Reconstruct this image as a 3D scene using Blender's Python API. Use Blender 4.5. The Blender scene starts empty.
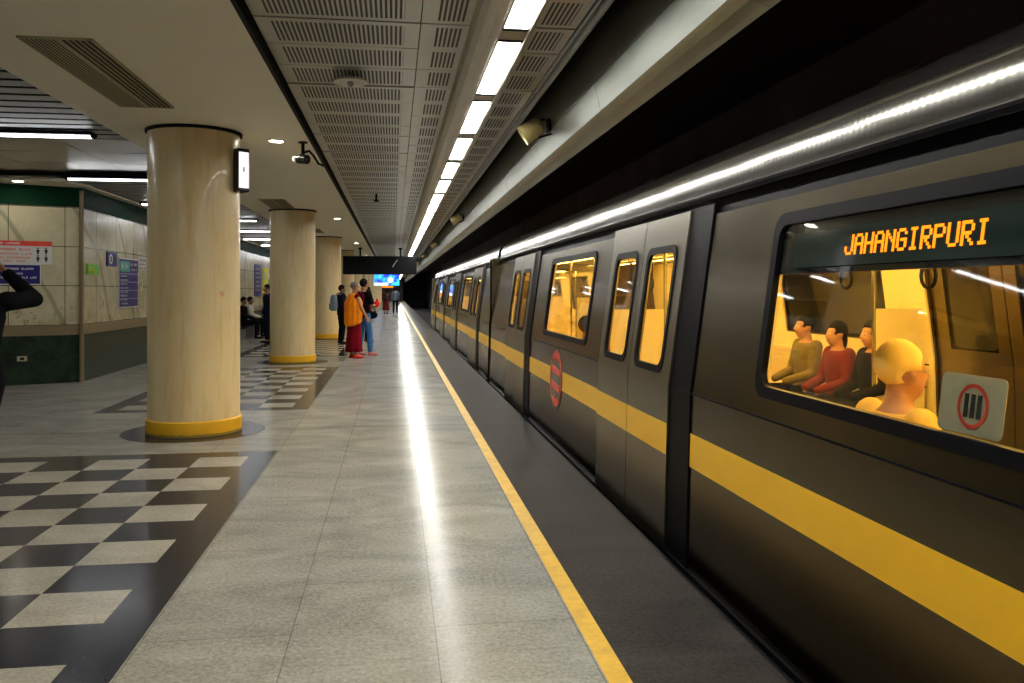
import bpy, bmesh, math, random
from mathutils import Vector, Matrix
random.seed(7)
S = bpy.context.scene
COL = S.collection
# ------------------------------------------------------------------ camera, world, exposure
TH = math.atan(118/836)
cam = bpy.data.objects.new('camera', bpy.data.cameras.new('camera'))
COL.objects.link(cam); S.camera = cam
cam.location = (0, 0, 1.5)
cam.rotation_euler = (math.pi/2, 0, -TH)
cam.data.sensor_width = 36
cam.data.lens = 836/1024*36
cam.data.shift_y = -50.5/1024
cam.data.clip_start = 0.05
cam.data.clip_end = 400
w = bpy.data.worlds.new('world'); S.world = w; w.use_nodes = True
w.node_tree.nodes['Background'].inputs[0].default_value = (0.5, 0.5, 0.6, 1)
w.node_tree.nodes['Background'].inputs[1].default_value = 0.004
S.view_settings.view_transform = 'Standard'
S.view_settings.look = 'None'
S.view_settings.gamma = 1
S.view_settings.use_curve_mapping = False
S.view_settings.exposure = 1.5
L_STRIP, L_TUBE, L_DOWN, L_TRAIN = 19.0, 8.5, 26.0, 16.0

# ------------------------------------------------------------------ materials
class NT:
    """small node-tree writer"""
    def __init__(s, name):
        s.m = bpy.data.materials.new(name); s.m.use_nodes = True
        s.t = s.m.node_tree; s.t.nodes.clear()
        s.out = s.t.nodes.new('ShaderNodeOutputMaterial')
        s.geo = None
    def n(s, typ, **kw):
        nd = s.t.nodes.new(typ)
        for k, v in kw.items():
            setattr(nd, k, v)
        return nd
    def l(s, a, b): s.t.links.new(a, b)
    def put(s, sock, v):
        if hasattr(v, 'is_output') or isinstance(v, bpy.types.NodeSocket): s.l(v, sock)
        else: sock.default_value = v
    def obj(s):
        if not s.geo: s.geo = s.n('ShaderNodeTexCoord')
        return s.geo.outputs['Object']
    def xyz(s):
        x = s.n('ShaderNodeSeparateXYZ'); s.l(s.obj(), x.inputs[0]); return x.outputs
    def math(s, op, a, b=0.0, c=0.0):
        nd = s.n('ShaderNodeMath', operation=op)
        s.put(nd.inputs[0], a); s.put(nd.inputs[1], b); s.put(nd.inputs[2], c)
        return nd.outputs[0]
    def mix(s, f, a, b, blend='MIX'):
        nd = s.n('ShaderNodeMix', data_type='RGBA', blend_type=blend)
        s.put(nd.inputs[0], f)
        s.put(nd.inputs[6], a if not isinstance(a, tuple) else (*a[:3], 1))
        s.put(nd.inputs[7], b if not isinstance(b, tuple) else (*b[:3], 1))
        return nd.outputs[2]
    def noise(s, scale, detail=3, rough=.55, vec=None, stretch=None, dist=0):
        nd = s.n('ShaderNodeTexNoise'); nd.inputs['Scale'].default_value = scale
        nd.inputs['Detail'].default_value = detail; nd.inputs['Roughness'].default_value = rough
        nd.inputs['Distortion'].default_value = dist
        v = vec or s.obj()
        if stretch:
            mp = s.n('ShaderNodeMapping'); mp.inputs['Scale'].default_value = stretch
            s.l(v, mp.inputs[0]); v = mp.outputs[0]
        s.l(v, nd.inputs['Vector']); return nd.outputs['Fac']
    def ramp(s, f, lo, hi):
        nd = s.n('ShaderNodeMapRange'); s.put(nd.inputs[0], f)
        nd.inputs[1].default_value = lo; nd.inputs[2].default_value = hi
        return nd.outputs[0]
    def bsdf(s, col, rough=.5, metal=0.0, bump=None, bstr=.1, bdist=.01, spec=.5, coat=0, aniso=0):
        p = s.n('ShaderNodeBsdfPrincipled')
        s.put(p.inputs['Base Color'], (*col, 1) if isinstance(col, tuple) else col)
        s.put(p.inputs['Roughness'], rough); s.put(p.inputs['Metallic'], metal)
        p.inputs['Specular IOR Level'].default_value = spec
        p.inputs['Coat Weight'].default_value = coat
        p.inputs['Anisotropic'].default_value = aniso
        if bump is not None:
            b = s.n('ShaderNodeBump'); b.inputs['Strength'].default_value = bstr
            b.inputs['Distance'].default_value = bdist
            s.l(bump, b.inputs['Height']); s.l(b.outputs[0], p.inputs['Normal'])
        s.l(p.outputs[0], s.out.inputs[0]); return p

def simple(name, col, rough=.5, metal=0., var=.12, scale=20, spec=.5, bstr=.0):
    t = NT(name)
    f = t.noise(scale)
    a = tuple(c*(1-var) for c in col); b = tuple(min(1, c*(1+var)) for c in col)
    c = t.mix(f, a, b)
    t.bsdf(c, rough, metal, bump=f if bstr else None, bstr=bstr, spec=spec)
    return t.m
def emis(name, col, strength):
    t = NT(name); e = t.n('ShaderNodeEmission')
    e.inputs[0].default_value = (*col, 1); e.inputs[1].default_value = strength
    t.l(e.outputs[0], t.out.inputs[0]); return t.m
def glassmat(name, tint, refl=.06):
    t = NT(name)
    tr = t.n('ShaderNodeBsdfTransparent'); tr.inputs[0].default_value = (*tint, 1)
    g = t.n('ShaderNodeBsdfGlossy'); g.inputs['Roughness'].default_value = .03
    g.inputs[0].default_value = (.9, .9, .9, 1)
    fr = t.n('ShaderNodeFresnel'); fr.inputs[0].default_value = 1.5
    gg = t.n('ShaderNodeNewGeometry')
    ff = t.math('MULTIPLY', fr.outputs[0], t.math('SUBTRACT', 1.0, gg.outputs['Backfacing']))
    mx = t.n('ShaderNodeMixShader'); t.l(ff, mx.inputs[0])
    t.l(tr.outputs[0], mx.inputs[1]); t.l(g.outputs[0], mx.inputs[2]); t.l(mx.outputs[0], t.out.inputs[0])
    return t.m

def granite(name, base, dark, tiles=True, rough=.2, w=.625, h=1.25, off=(0, .445), speck=1.0, spec=.02):
    t = NT(name)
    x = t.xyz()
    n1 = t.noise(110, 2, .8); n2 = t.noise(1.3, 4, .6, stretch=(1, 1.6, 1), dist=1.2); n3 = t.noise(45, 3, .75)
    f = t.math('ADD', t.math('MULTIPLY', n1, .45*speck), t.math('MULTIPLY', n3, .85*speck))
    f = t.math('ADD', f, t.math('MULTIPLY', n2, .6))
    f = t.ramp(f, .72, 1.22)
    c = t.mix(f, dark, base)
    rg = t.math('ADD', rough-.05, t.math('MULTIPLY', n2, .14))
    if tiles:
        cb = t.n('ShaderNodeCombineXYZ')
        t.l(t.math('ADD', x[1], 400.0+off[0]), cb.inputs[0]); t.l(t.math('ADD', x[0], off[1]+w*64), cb.inputs[1])
        br = t.n('ShaderNodeTexBrick'); t.l(cb.outputs[0], br.inputs[0])
        br.offset = .5; br.squash = 1
        br.inputs['Color1'].default_value = (.93, .93, .95, 1); br.inputs['Color2'].default_value = (1.03, 1.02, .98, 1)
        br.inputs['Mortar'].default_value = (.5, .48, .44, 1)
        br.inputs['Scale'].default_value = 1; br.inputs['Mortar Size'].default_value = .0022
        br.inputs['Mortar Smooth'].default_value = 0
        br.inputs['Brick Width'].default_value = h; br.inputs['Row Height'].default_value = w
        c = t.mix(1.0, c, br.outputs[0], 'MULTIPLY')
        jt = t.math('LESS_THAN', t.math('ABSOLUTE', t.math('SUBTRACT', x[1], 9.37)), .008)
        c = t.mix(jt, c, (.09, .085, .075))
    t.bsdf(c, rg, 0, spec=spec)
    return t.m

M = {}
M['floor'] = granite('light_granite', (.41, .40, .35), (.17, .165, .145), rough=.17)
M['floor_light'] = granite('pale_granite', (.46, .43, .35), (.25, .235, .20), tiles=False, rough=.14)
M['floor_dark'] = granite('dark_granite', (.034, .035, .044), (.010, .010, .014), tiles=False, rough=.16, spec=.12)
M['edge'] = granite('edge_granite', (.07, .062, .054), (.02, .018, .016), rough=.3, w=1.25, h=2.5, off=(.7, .345))
def worn_yellow():
    t = NT('yellow_paint'); f = t.noise(9, 5, .7); g = t.noise(60, 3, .7)
    c = t.mix(t.ramp(f, .35, .7), (.55, .30, .008), (.78, .46, .012))
    c = t.mix(t.math('MULTIPLY', t.math('GREATER_THAN', g, .66), .5), c, (.25, .19, .07))
    t.bsdf(c, .45); return t.m
M['yellow_paint'] = worn_yellow()
def col_yellow():
    t = NT('column_yellow_band'); f = t.noise(6, 5, .7, stretch=(1, 1, 2))
    x = t.xyz()
    c = t.mix(f, (.70, .36, .008), (.90, .52, .02))
    d = t.noise(30, 4, .7)
    ed = t.math('LESS_THAN', x[2], t.math('MULTIPLY', d, .06))
    c = t.mix(ed, c, (.30, .23, .05))
    t.bsdf(c, .5, bump=f, bstr=.2); return t.m
M['col_yellow'] = col_yellow()
def col_cream():
    t = NT('cream_glazed_plaster')
    f = t.noise(2.2, 5, .65, stretch=(1, 1, .35)); g = t.noise(9, 4, .7, stretch=(1.6, 1.6, .16)); k = t.noise(26, 3, .7)
    x = t.xyz()
    c = t.mix(t.ramp(f, .3, .7), (.60, .46, .235), (.70, .57, .32))
    c = t.mix(t.math('MULTIPLY', t.ramp(g, .52, .8), .6), c, (.44, .28, .09))
    c = t.mix(t.math('MULTIPLY', t.math('GREATER_THAN', k, .74), .6), c, (.26, .16, .06))
    t.bsdf(c, .30, bump=f, bstr=.05, spec=.4, coat=.1); return t.m
M['col_cream'] = col_cream()
def cream_ceiling():
    t = NT('cream_ceiling_paint'); f = t.noise(1.1, 5, .6); g = t.noise(5, 6, .7)
    c = t.mix(f, (.76, .72, .58), (.84, .80, .66))
    c = t.mix(t.math('MULTIPLY', t.ramp(g, .6, .8), .3), c, (.40, .33, .2))
    t.bsdf(c, .6); return t.m
M['cream'] = cream_ceiling()
def marble():
    t = NT('cream_marble_cladding')
    x = t.xyz()
    wv = t.n('ShaderNodeTexWave'); wv.bands_direction = 'DIAGONAL'
    mp = t.n('ShaderNodeMapping'); mp.inputs['Rotation'].default_value = (.6, .2, .5); t.l(t.obj(), mp.inputs[0]); t.l(mp.outputs[0], wv.inputs[0])
    wv.inputs['Scale'].default_value = .35; wv.inputs['Distortion'].default_value = 2.5; wv.inputs['Detail'].default_value = 4
    wv.inputs['Detail Scale'].default_value = 1.2
    f = t.noise(1.6, 6, .65, dist=.8); g = t.noise(5.5, 5, .75)
    c = t.mix(t.ramp(f, .3, .75), (.64, .585, .40), (.40, .355, .21))
    c = t.mix(t.math('MULTIPLY', t.ramp(wv.outputs['Fac'], .975, 1.0), .6), c, (.22, .20, .12))
    low = t.ramp(x[2], 1.9, .8)
    c = t.mix(t.math('MULTIPLY', t.math('MULTIPLY', t.ramp(g, .54, .64), low), .8), c, (.12, .11, .06))
    s = t.math('ADD', x[0], t.math('MULTIPLY', x[1], 1.0))
    for sp, a, wd in ((x[2], .64, .008),):
        fr = t.math('FRACT', t.math('DIVIDE', t.math('ADD', sp, .34+6.4), a))
        c = t.mix(t.math('LESS_THAN', fr, .02), c, (.10, .09, .06))
    fr = t.math('FRACT', t.math('DIVIDE', t.math('ADD', s, 90.52), 1.05))
    c = t.mix(t.math('LESS_THAN', fr, .016), c, (.10, .09, .06))
    t.bsdf(c, .22, spec=.5); return t.m
M['marble'] = marble()
M['brown_rail'] = simple('brown_stone', (.21, .16, .085), .3, scale=6)
def greenstone():
    t = NT('dark_green_marble'); f = t.noise(3, 6, .7, dist=1); g = t.noise(40, 3)
    c = t.mix(t.ramp(f, .4, .7), (.012, .024, .016), (.03, .06, .04))
    t.bsdf(c, .25, spec=.15); return t.m
M['green_stone'] = greenstone()
M['green_band'] = simple('green_fascia', (.004, .030, .014), .6, spec=.04)
M['black'] = simple('matt_black', (.006, .006, .007), .6, spec=.08)
M['black_gloss'] = simple('black_gloss', (.012, .012, .016), .18)
M['dark_concrete'] = simple('dark_concrete', (.022, .018, .018), .9, scale=2, var=.5)
M['tunnel'] = simple('sooty_concrete', (.20, .17, .20), .85, scale=1, var=.5)
M['rail_steel'] = simple('rail_steel', (.2, .18, .16), .3, 1)
def brushed(name, col, rough, axis=(40, .4, 40), bstr=.05, metal=1.0):
    t = NT(name); f = t.noise(6, 4, .6, stretch=axis); g = t.noise(.8, 3, .5)
    c = t.mix(f, tuple(v*.82 for v in col), tuple(min(1, v*1.12) for v in col))
    r = t.math('ADD', rough-.06, t.math('MULTIPLY', g, .12))
    t.bsdf(c, r, metal, bump=f, bstr=bstr, bdist=.004); return t.m
M['steel'] = brushed('brushed_steel_body', (.125, .098, .054), .24)
M['door_steel'] = brushed('brushed_door_steel', (.25, .22, .165), .30)
M['fascia'] = brushed('satin_fascia_metal', (.17, .18, .15), .42, axis=(3, .3, 3), bstr=.03)
M['flange'] = brushed('pale_flange_metal', (.36, .32, .19), .34, axis=(2, .6, 2), bstr=.25)
M['trough'] = brushed('cream_light_channel', (.55, .52, .42), .35, axis=(2, .5, 2), bstr=.05, metal=.45)
def ribbed():
    t = NT('ribbed_roof_steel'); x = t.xyz()
    s = t.math('SINE', t.math('MULTIPLY', x[1], 2*math.pi/.042))
    f = t.noise(.9, 3)
    c = t.mix(f, (.17, .165, .145), (.23, .22, .195))
    t.bsdf(c, .14, .95, bump=s, bstr=.025, bdist=.004); return t.m
M['roof'] = ribbed()
M['band'] = simple('yellow_train_stripe', (.80, .43, .004), .32, var=.04, scale=3)
M['red'] = simple('red_enamel', (.75, .06, .035), .35)
M['grey_disc'] = simple('grey_vinyl', (.10, .085, .075), .35)
M['rubber'] = simple('black_rubber', (.004, .004, .005), .4, spec=.05)
M['glass'] = glassmat('train_glass', (.80, .82, .78))
M['dark_glass'] = simple('dark_green_glass', (.008, .016, .014), .08)
M['panel_cream'] = simple('train_interior_panel', (.75, .62, .33), .45, scale=3)
M['train_floor'] = simple('train_floor_vinyl', (.12, .12, .12), .5)
M['seat_steel'] = simple('bench_moulding', (.50, .40, .24), .4)
M['pole'] = simple('polished_pole', (.7, .7, .68), .15, 1)
M['strip'] = emis('fluorescent_panel_glow', (1, .99, .93), L_STRIP)
M['tube'] = emis('tube_glow', (.97, .98, 1), L_TUBE)
M['down'] = emis('downlight_glow', (1, .93, .75), L_DOWN)
M['train_light'] = emis('train_light_glow', (1, .56, .10), L_TRAIN)
M['led'] = emis('amber_led', (1, .21, .008), .9)
M['white_face'] = simple('white_enamel', (.62, .62, .60), .3)
M['lit_face'] = emis('lit_white_face', (1, .97, .9), .4)
M['blue_sign'] = simple('blue_enamel', (.025, .018, .17), .4, var=.05, spec=.2)
M['green_sign'] = simple('green_enamel', (.13, .55, .03), .4, var=.05)
M['teal_sign'] = simple('teal_enamel', (.05, .42, .30), .4, var=.05)
M['white_ink'] = simple('white_ink', (.72, .72, .72), .5, var=.02)
M['black_ink'] = simple('black_ink', (.015, .015, .015), .5)
M['yellow_poster'] = simple('yellow_poster_paper', (.85, .80, .01), .5, var=.03)
M['grey_metal'] = simple('grey_louvre_metal', (.34, .37, .39), .4, .25)
M['panel_metal'] = brushed('grey_ceiling_panel', (.36, .36, .34), .35, axis=(2, 2, 2))
M['cream_metal'] = simple('yellowed_metal', (.55, .45, .20), .38, .2)
M['vent_cream'] = simple('vent_cream_metal', (.42, .38, .24), .5)
def perf():
    """perforated ceiling panels: lengthwise slots in rows; mesh coordinates are world ones"""
    t = NT('perforated_metal_panel'); x = t.xyz()
    P = 1.76
    yy = t.math('FRACT', t.math('DIVIDE', t.math('ADD', x[1], P*60-5.55), P/3))
    rows = t.math('MULTIPLY', t.math('GREATER_THAN', yy, .14), t.math('LESS_THAN', yy, .88))
    sx = t.math('FRACT', t.math('DIVIDE', t.math('ADD', x[0], 9.0), .031))
    sl = t.math('GREATER_THAN', sx, .50)
    def rng(a, b): return t.math('MULTIPLY', t.math('GREATER_THAN', x[0], a), t.math('LESS_THAN', x[0], b))
    cols = t.math('ADD', t.math('ADD', rng(-.80, .07), rng(.27, .46)), rng(.96, 1.16))
    m = t.math('MULTIPLY', t.math('MULTIPLY', rows, sl), cols)
    br = t.math('LESS_THAN', t.math('FRACT', t.math('DIVIDE', t.math('ADD', x[1], 50), .0165)), .2)
    m = t.math('MULTIPLY', m, t.math('SUBTRACT', 1, t.math('MULTIPLY', br, .5)))
    g = t.noise(.9, 4, .6)
    c = t.mix(g, (.38, .38, .34), (.52, .52, .47))
    c = t.mix(m, c, (.015, .015, .015))
    mt = t.math('MULTIPLY', t.math('SUBTRACT', 1, m), .75)
    rg = t.math('ADD', .36, t.math('MULTIPLY', m, .5))
    t.bsdf(c, rg, mt, bump=g, bstr=.1, bdist=.02); return t.m
M['perf'] = perf()
def screenmat():
    t = NT('lit_blue_display'); x = t.xyz()
    nz = t.noise(1.6, 2, .5)
    c = t.mix(t.ramp(nz, .4, .6), (.03, .05, .7), (.05, .55, .75))
    d = t.math('SQRT', t.math('ADD', t.math('POWER', t.math('SUBTRACT', x[0], .35), 2.0), t.math('POWER', t.math('SUBTRACT', x[2], .5), 2.0)))
    c = t.mix(t.math('LESS_THAN', d, .24), c, (1, 1, 1))
    lowl = t.math('MULTIPLY', t.math('LESS_THAN', x[2], .26), t.math('LESS_THAN', x[0], .15))
    c = t.mix(lowl, c, (.8, .9, 1))
    e = t.n('ShaderNodeEmission'); t.l(c, e.inputs[0]); e.inputs[1].default_value = .7
    t.l(e.outputs[0], t.out.inputs[0]); return t.m
M['screen'] = screenmat()
def cloth(name, col, var=.2):
    if name in M: return M[name]
    M[name] = simple(name, col, .85, var=var, scale=7, spec=.06, bstr=.25); return M[name]

# ------------------------------------------------------------------ mesh helpers
def obj(name, bm, mat, parent=None, smooth=False, local=False):
    """links bm as one mesh object. bm is in world coordinates unless local or parentless."""
    me = bpy.data.meshes.new(name)
    if parent is not None and not local:
        bmesh.ops.transform(bm, matrix=world_of(parent).inverted(), verts=bm.verts)
    bmesh.ops.recalc_face_normals(bm, faces=bm.faces)
    bm.to_mesh(me); bm.free()
    mats = mat if isinstance(mat, (list, tuple)) else [mat]
    for m in mats: me.materials.append(m)
    if smooth:
        for p in me.polygons: p.use_smooth = True
    o = bpy.data.objects.new(name, me); COL.objects.link(o)
    if parent is not None: o.parent = parent
    return o
def world_of(o):
    m = Matrix.Translation(o.location) @ o.rotation_euler.to_matrix().to_4x4()
    return (world_of(o.parent) @ m) if o.parent else m
def tag(o, label=None, cat=None, group=None, kind=None):
    if label: o['label'] = label
    if cat: o['category'] = cat
    if group: o['group'] = group
    if kind: o['kind'] = kind
    return o
def thing(name, label, cat, loc=(0, 0, 0), rz=0, group=None):
    o = bpy.data.objects.new(name, None); COL.objects.link(o)
    o.location = loc; o.rotation_euler = (0, 0, rz); o.empty_display_size = .1
    return tag(o, label, cat, group)
def struct(name, bm, mat, parent=None, smooth=False):
    o = obj(name, bm, mat, parent, smooth); o['kind'] = 'structure'; return o
def copy_tree(o, parent=None):
    c = o.copy(); COL.objects.link(c); c.parent = parent
    for ch in [k for k in bpy.data.objects if k.parent == o and k != c]: copy_tree(ch, c)
    return c
def B(): return bmesh.new()
def box(bm, x0, x1, y0, y1, z0, z1, mi=0):
    vs = [bm.verts.new(p) for p in ((x0, y0, z0), (x1, y0, z0), (x1, y1, z0), (x0, y1, z0), (x0, y0, z1), (x1, y0, z1), (x1, y1, z1), (x0, y1, z1))]
    for f in ((0, 3, 2, 1), (4, 5, 6, 7), (0, 1, 5, 4), (1, 2, 6, 5), (2, 3, 7, 6), (3, 0, 4, 7)):
        bm.faces.new([vs[i] for i in f]).material_index = mi
    return bm
def extrude_poly(bm, pts, d, mi=0):
    """pts: list of Vector (front), d: Vector offset to the back"""
    a = [bm.verts.new(p) for p in pts]; b = [bm.verts.new(Vector(p)+Vector(d)) for p in pts]
    bm.faces.new(a).material_index = mi; bm.faces.new(b[::-1]).material_index = mi
    n = len(a)
    for i in range(n): bm.faces.new((a[i], b[i], b[(i+1) % n], a[(i+1) % n])).material_index = mi
def sweep(bm, prof, y0, y1, closed=False, mi=0):
    a = [bm.verts.new((x, y0, z)) for x, z in prof]; b = [bm.verts.new((x, y1, z)) for x, z in prof]
    n = len(prof)
    for i in range(n if closed else n-1):
        j = (i+1) % n; bm.faces.new((a[i], a[j], b[j], b[i])).material_index = mi
    if closed:
        bm.faces.new(a); bm.faces.new(b[::-1])
def thick_prof(prof, t, sgn=1):
    """closes an open profile into a band of thickness t, offset along +normal*sgn"""
    out = []
    for i, (x, z) in enumerate(prof):
        x0, z0 = prof[max(i-1, 0)]; x1, z1 = prof[min(i+1, len(prof)-1)]
        dx, dz = x1-x0, z1-z0; L = math.hypot(dx, dz) or 1
        out.append((x-dz/L*t*sgn, z+dx/L*t*sgn))
    return list(prof)+out[::-1]
def ringed(bm, rings, segs=24, cap=True, mi=0):
    """rings: (center, rx, ry[, axis-matrix]) stacked ellipses in the plane XY of their matrix"""
    prev = None; first = None
    for r in rings:
        c, rx, ry = r[0], r[1], r[2]; Mx = r[3] if len(r) > 3 else Matrix.Identity(3)
        vs = [bm.verts.new(Vector(c)+Mx @ Vector((rx*math.cos(2*math.pi*i/segs), ry*math.sin(2*math.pi*i/segs), 0))) for i in range(segs)]
        if prev:
            for i in range(segs): bm.faces.new((prev[i], prev[(i+1) % segs], vs[(i+1) % segs], vs[i])).material_index = mi
        else: first = vs
        prev = vs
    if cap: bm.faces.new(first[::-1]).material_index = mi; bm.faces.new(prev).material_index = mi
def lathe(bm, c, prof, segs=32, mi=0):
    ringed(bm, [((c[0], c[1], c[2]+z), max(r, 1e-4), max(r, 1e-4)) for r, z in prof], segs, True, mi)
def orient(d):
    d = Vector(d).normalized(); return d.to_track_quat('Z', 'Y').to_matrix()
def rod(bm, p, q, r0, r1=None, segs=12, mi=0):
    p, q = Vector(p), Vector(q); Mx = orient(q-p)
    ringed(bm, [(p, r0, r0, Mx), (q, r1 or r0, r1 or r0, Mx)], segs, True, mi)
def ball(bm, c, r, scale=(1, 1, 1), Mx=None, sub=2, mi=0):
    m = Matrix.Translation(c) @ ((Mx.to_4x4()) if Mx else Matrix.Identity(4)) @ Matrix.Diagonal((*[r*s for s in scale], 1))
    res = bmesh.ops.create_icosphere(bm, subdivisions=sub, radius=1, matrix=m)
    for v in res['verts']:
        for f in v.link_faces: f.material_index = mi
def bez_tube(bm, pts, r, segs=10):
    for a, b in zip(pts, pts[1:]): rod(bm, a, b, r, r, segs)
    for p in pts: ball(bm, p, r, sub=1)
def rrect(a0, a1, b0, b1, r, n=6):
    """rounded rectangle in (a,b)"""
    out = []
    for cx, cy, s in ((a1-r, b1-r, 0), (a0+r, b1-r, 90), (a0+r, b0+r, 180), (a1-r, b0+r, 270)):
        for i in range(n+1):
            t = math.radians(s+90*i/n); out.append((cx+r*math.cos(t), cy+r*math.sin(t)))
    return out
def smoothmod(o, angle=40):
    for p in o.data.polygons: p.use_smooth = True
    o.data.set_sharp_from_angle(angle=math.radians(angle)); return o
C_, S_ = math.cos(TH), math.sin(TH)
YA, YB = -12.0, 128.0          # near and far end of the station

# ------------------------------------------------------------------ setting: platform floor
b = B(); box(b, -12, .815, YA, YB, -.25, 0); struct('floor', b, M['floor'])
b = B(); box(b, .905, 1.50, YA, YB, -.25, 0); box(b, .815, .905, YA, YB, -.25, -.002)
struct('floor_edge', b, M['edge'])
b = B(); box(b, 1.50, 1.525, YA, YB, -.08, -.004); struct('trim_1', b, M['rubber'])
b = B(); box(b, .815, .905, YA, YB, -.002, .0015)
struct('trim_2', b, M['yellow_paint'])
b = B(); box(b, 1.36, 1.48, YA, YB, -1.15, -.25); struct('wall_platform', b, M['dark_concrete'])
b = B(); box(b, 1.36, 5.6, YA, YB+20, -1.3, -1.15); struct('floor_track', b, M['dark_concrete'])
for x in (2.3, 3.95):
    b = B(); sweep(b, [(x-.07, -1.15), (x-.07, -1.13), (x-.015, -1.11), (x-.015, -1.02), (x-.036, -1.01), (x-.036, -.98), (x+.036, -.98), (x+.036, -1.01), (x+.015, -1.02), (x+.015, -1.11), (x+.07, -1.13), (x+.07, -1.15)], YA, YB+20, True)
    tag(obj('rail', b, M['rail_steel']), 'steel running rail on the track bed, %s platform' % ('nearer the' if x < 3 else 'farther from the'), 'rail', 'running rails')
# chequered inlays between the columns
def inlay(k):
    y0 = 8.07+8.8*k; cell = .427; bd = .235
    xl, xr = -1.08-.22-5*cell-.22, -1.08
    n = 13; ya = y0-bd*2-n*cell
    b = B(); box(b, xl, xr, ya, y0, -.003, .0012)
    struct('floor_inlay_border', b, M['floor_dark'])
    b = B()
    for i in range(5):
        for j in range(n):
            if (i+j) % 2 == 0:
                x1 = xr-.22-i*cell; y1 = y0-bd-j*cell
                box(b, x1-cell, x1, y1-cell, y1, .0012, .0022)
    struct('floor_inlay_squares', b, M['floor_light'])
for k in range(0, 12): inlay(k)

# ------------------------------------------------------------------ setting: ceilings
b = B(); box(b, -2.96, -.95, YA, YB, 3.2, 3.55); struct('ceiling', b, M['cream'])
b = B(); box(b, -12, 1.36, YA, YB, 3.62, 3.9); box(b, -.95, -.92, YA, YB, 3.199, 3.62)  # thin black strip added as painted shade of the recess beside the cream ceiling
struct('ceiling_slab', b, M['black'])
# perforated metal ceiling panels (mesh of tilted plates)
b = B(); P = 1.76
for i in range(-10, 70):
    y0 = 5.55-P/3*0+P*i; y1 = y0+P
    if y0 < YA or y1 > YB: continue
    for (x0, x1) in ((-.90, .172), (.18, .52), (.88, 1.22)):
        for j in range(3):
            ya, yb = y0+P/3*j+.004, y0+P/3*(j+1)-.004
            if j == 0: ya += .010
            if j == 2: yb -= .010
            dz = [random.uniform(-.004, .004) for _ in range(2)]
            z = 3.27
            vs = [(x0, ya, z+dz[0]), (x1, ya, z+dz[0]), (x1, yb, z+dz[1]), (x0, yb, z+dz[1])]
            extrude_poly(b, [Vector(v) for v in vs], (0, 0, .02))
struct('ceiling_metal', b, M['perf'])
# lamp channel
prof_l = [(.50, 3.27), (.515, 3.19), (.55, 3.15), (.60, 3.132), (.655, 3.14), (.682, 3.15)]
prof_r = [(.838, 3.15), (.85, 3.138), (.875, 3.15), (.90, 3.20), (.90, 3.27)]
b = B(); sweep(b, thick_prof(prof_l, .006), YA, YB, True); sweep(b, thick_prof(prof_r, .006), YA, YB, True)
box(b, .676, .844, YA, YB, 3.205, 3.215)
for i in range(-9, 68):
    ya = 5.47+1.76*i+1.51
    if ya > YA and ya+.23 < YB: box(b, .684, .836, ya, ya+.23, 3.15, 3.158)
struct('trim_3', b, M['trough'])
# dark slot with a conduit beside the perforated strip
b = B(); rod(b, (1.30, YA, 3.285), (1.30, YB, 3.285), .035, segs=14); box(b, 1.225, 1.25, YA, YB, 3.26, 3.30)
struct('trim_4', b, M['grey_metal'])
# fascia
fp = [(1.425, 3.42), (1.452, 3.30), (1.478, 3.19), (1.504, 3.08), (1.53, 2.975), (1.555, 2.87)]
b = B(); y = YA
while y < YB:
    y2 = min(y+2.6, YB)
    sweep(b, thick_prof(fp[:4], .010), y+.004, y2-.004, True)
    sweep(b, thick_prof([(1.5045, 3.076)]+fp[4:], .010), y+.004, y2-.004, True)
    y = y2
struct('trim_5', b, M['fascia'])
fl = [(1.555, 2.87), (1.575, 2.852), (1.60, 2.822), (1.66, 2.80), (1.70, 2.79), (1.715, 2.80), (1.715, 2.84)]
b = B(); y = YA
while y < YB:
    y2 = min(y+2.6, YB); sweep(b, thick_prof(fl, .006), y+.002, y2-.002, True); y = y2
struct('trim_6', b, M['flange'])
b = B(); box(b, 1.585, 1.71, YA, YB, 2.84, 4.4); struct('wall_soffit', b, M['dark_concrete'])
b = B(); box(b, 1.36, 5.6, YA, YB+20, 4.4, 4.6); struct('ceiling_tunnel', b, M['dark_concrete'])
b = B(); box(b, 5.3, 5.6, YA, YB+20, -1.3, 4.6); struct('wall_right', b, M['tunnel'])
b = B(); box(b, -12, 1.36, YB, YB+.3, -.2, 3.9); box(b, 1.2, 5.6, YB+20, YB+20.3, -1.3, 4.6); struct('wall_far', b, M['tunnel'])
b = B(); box(b, -12, 5.6, YA-.3, YA, -1.3, 4.6); struct('wall_back', b, M['tunnel'])

# left ceiling: louvres, flat metal panels and a cream margin along the wall
def louvres(name, x0, x1, y0, y1):
    b = B(); y = y0
    while y < y1-.01:
        box(b, x0, x1, y+.03, y+.235, 3.222, 3.23); box(b, x0, x1, y+.03, y+.04, 3.222, 3.262, 1)  # black upright lips paint in the shade of the gaps between slats
        y += .27
    struct(name, b, [M['grey_metal'], M['black']])
louvres('ceiling_louvre', -7.5, -3.0, -1.6, 9.75)
b = B()
y = 10.35
while y < 13.3:
    x = -7.5
    while x < -3.05:
        x2 = min(x+1.2, -3.0)
        dz = random.uniform(-.004, .004)
        extrude_poly(b, [Vector((x+.006, y, 3.27+dz)), Vector((x2-.006, y, 3.27-dz)), Vector((x2-.006, y+.97, 3.27+dz)), Vector((x+.006, y+.97, 3.27-dz))], (0, 0, .02)); x += 1.2
    y += .99
struct('ceiling_panels', b, M['panel_metal'])
louvres('ceiling_louvre', -4.95, -3.0, 13.42, 70)
b = B(); box(b, -4.95, -3.0, 13.31, 13.40, 3.21, 3.30); box(b, -7.5, -3.0, 13.22, 13.31, 3.21, 3.262); struct('ceiling_beam', b, M['black'])
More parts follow.
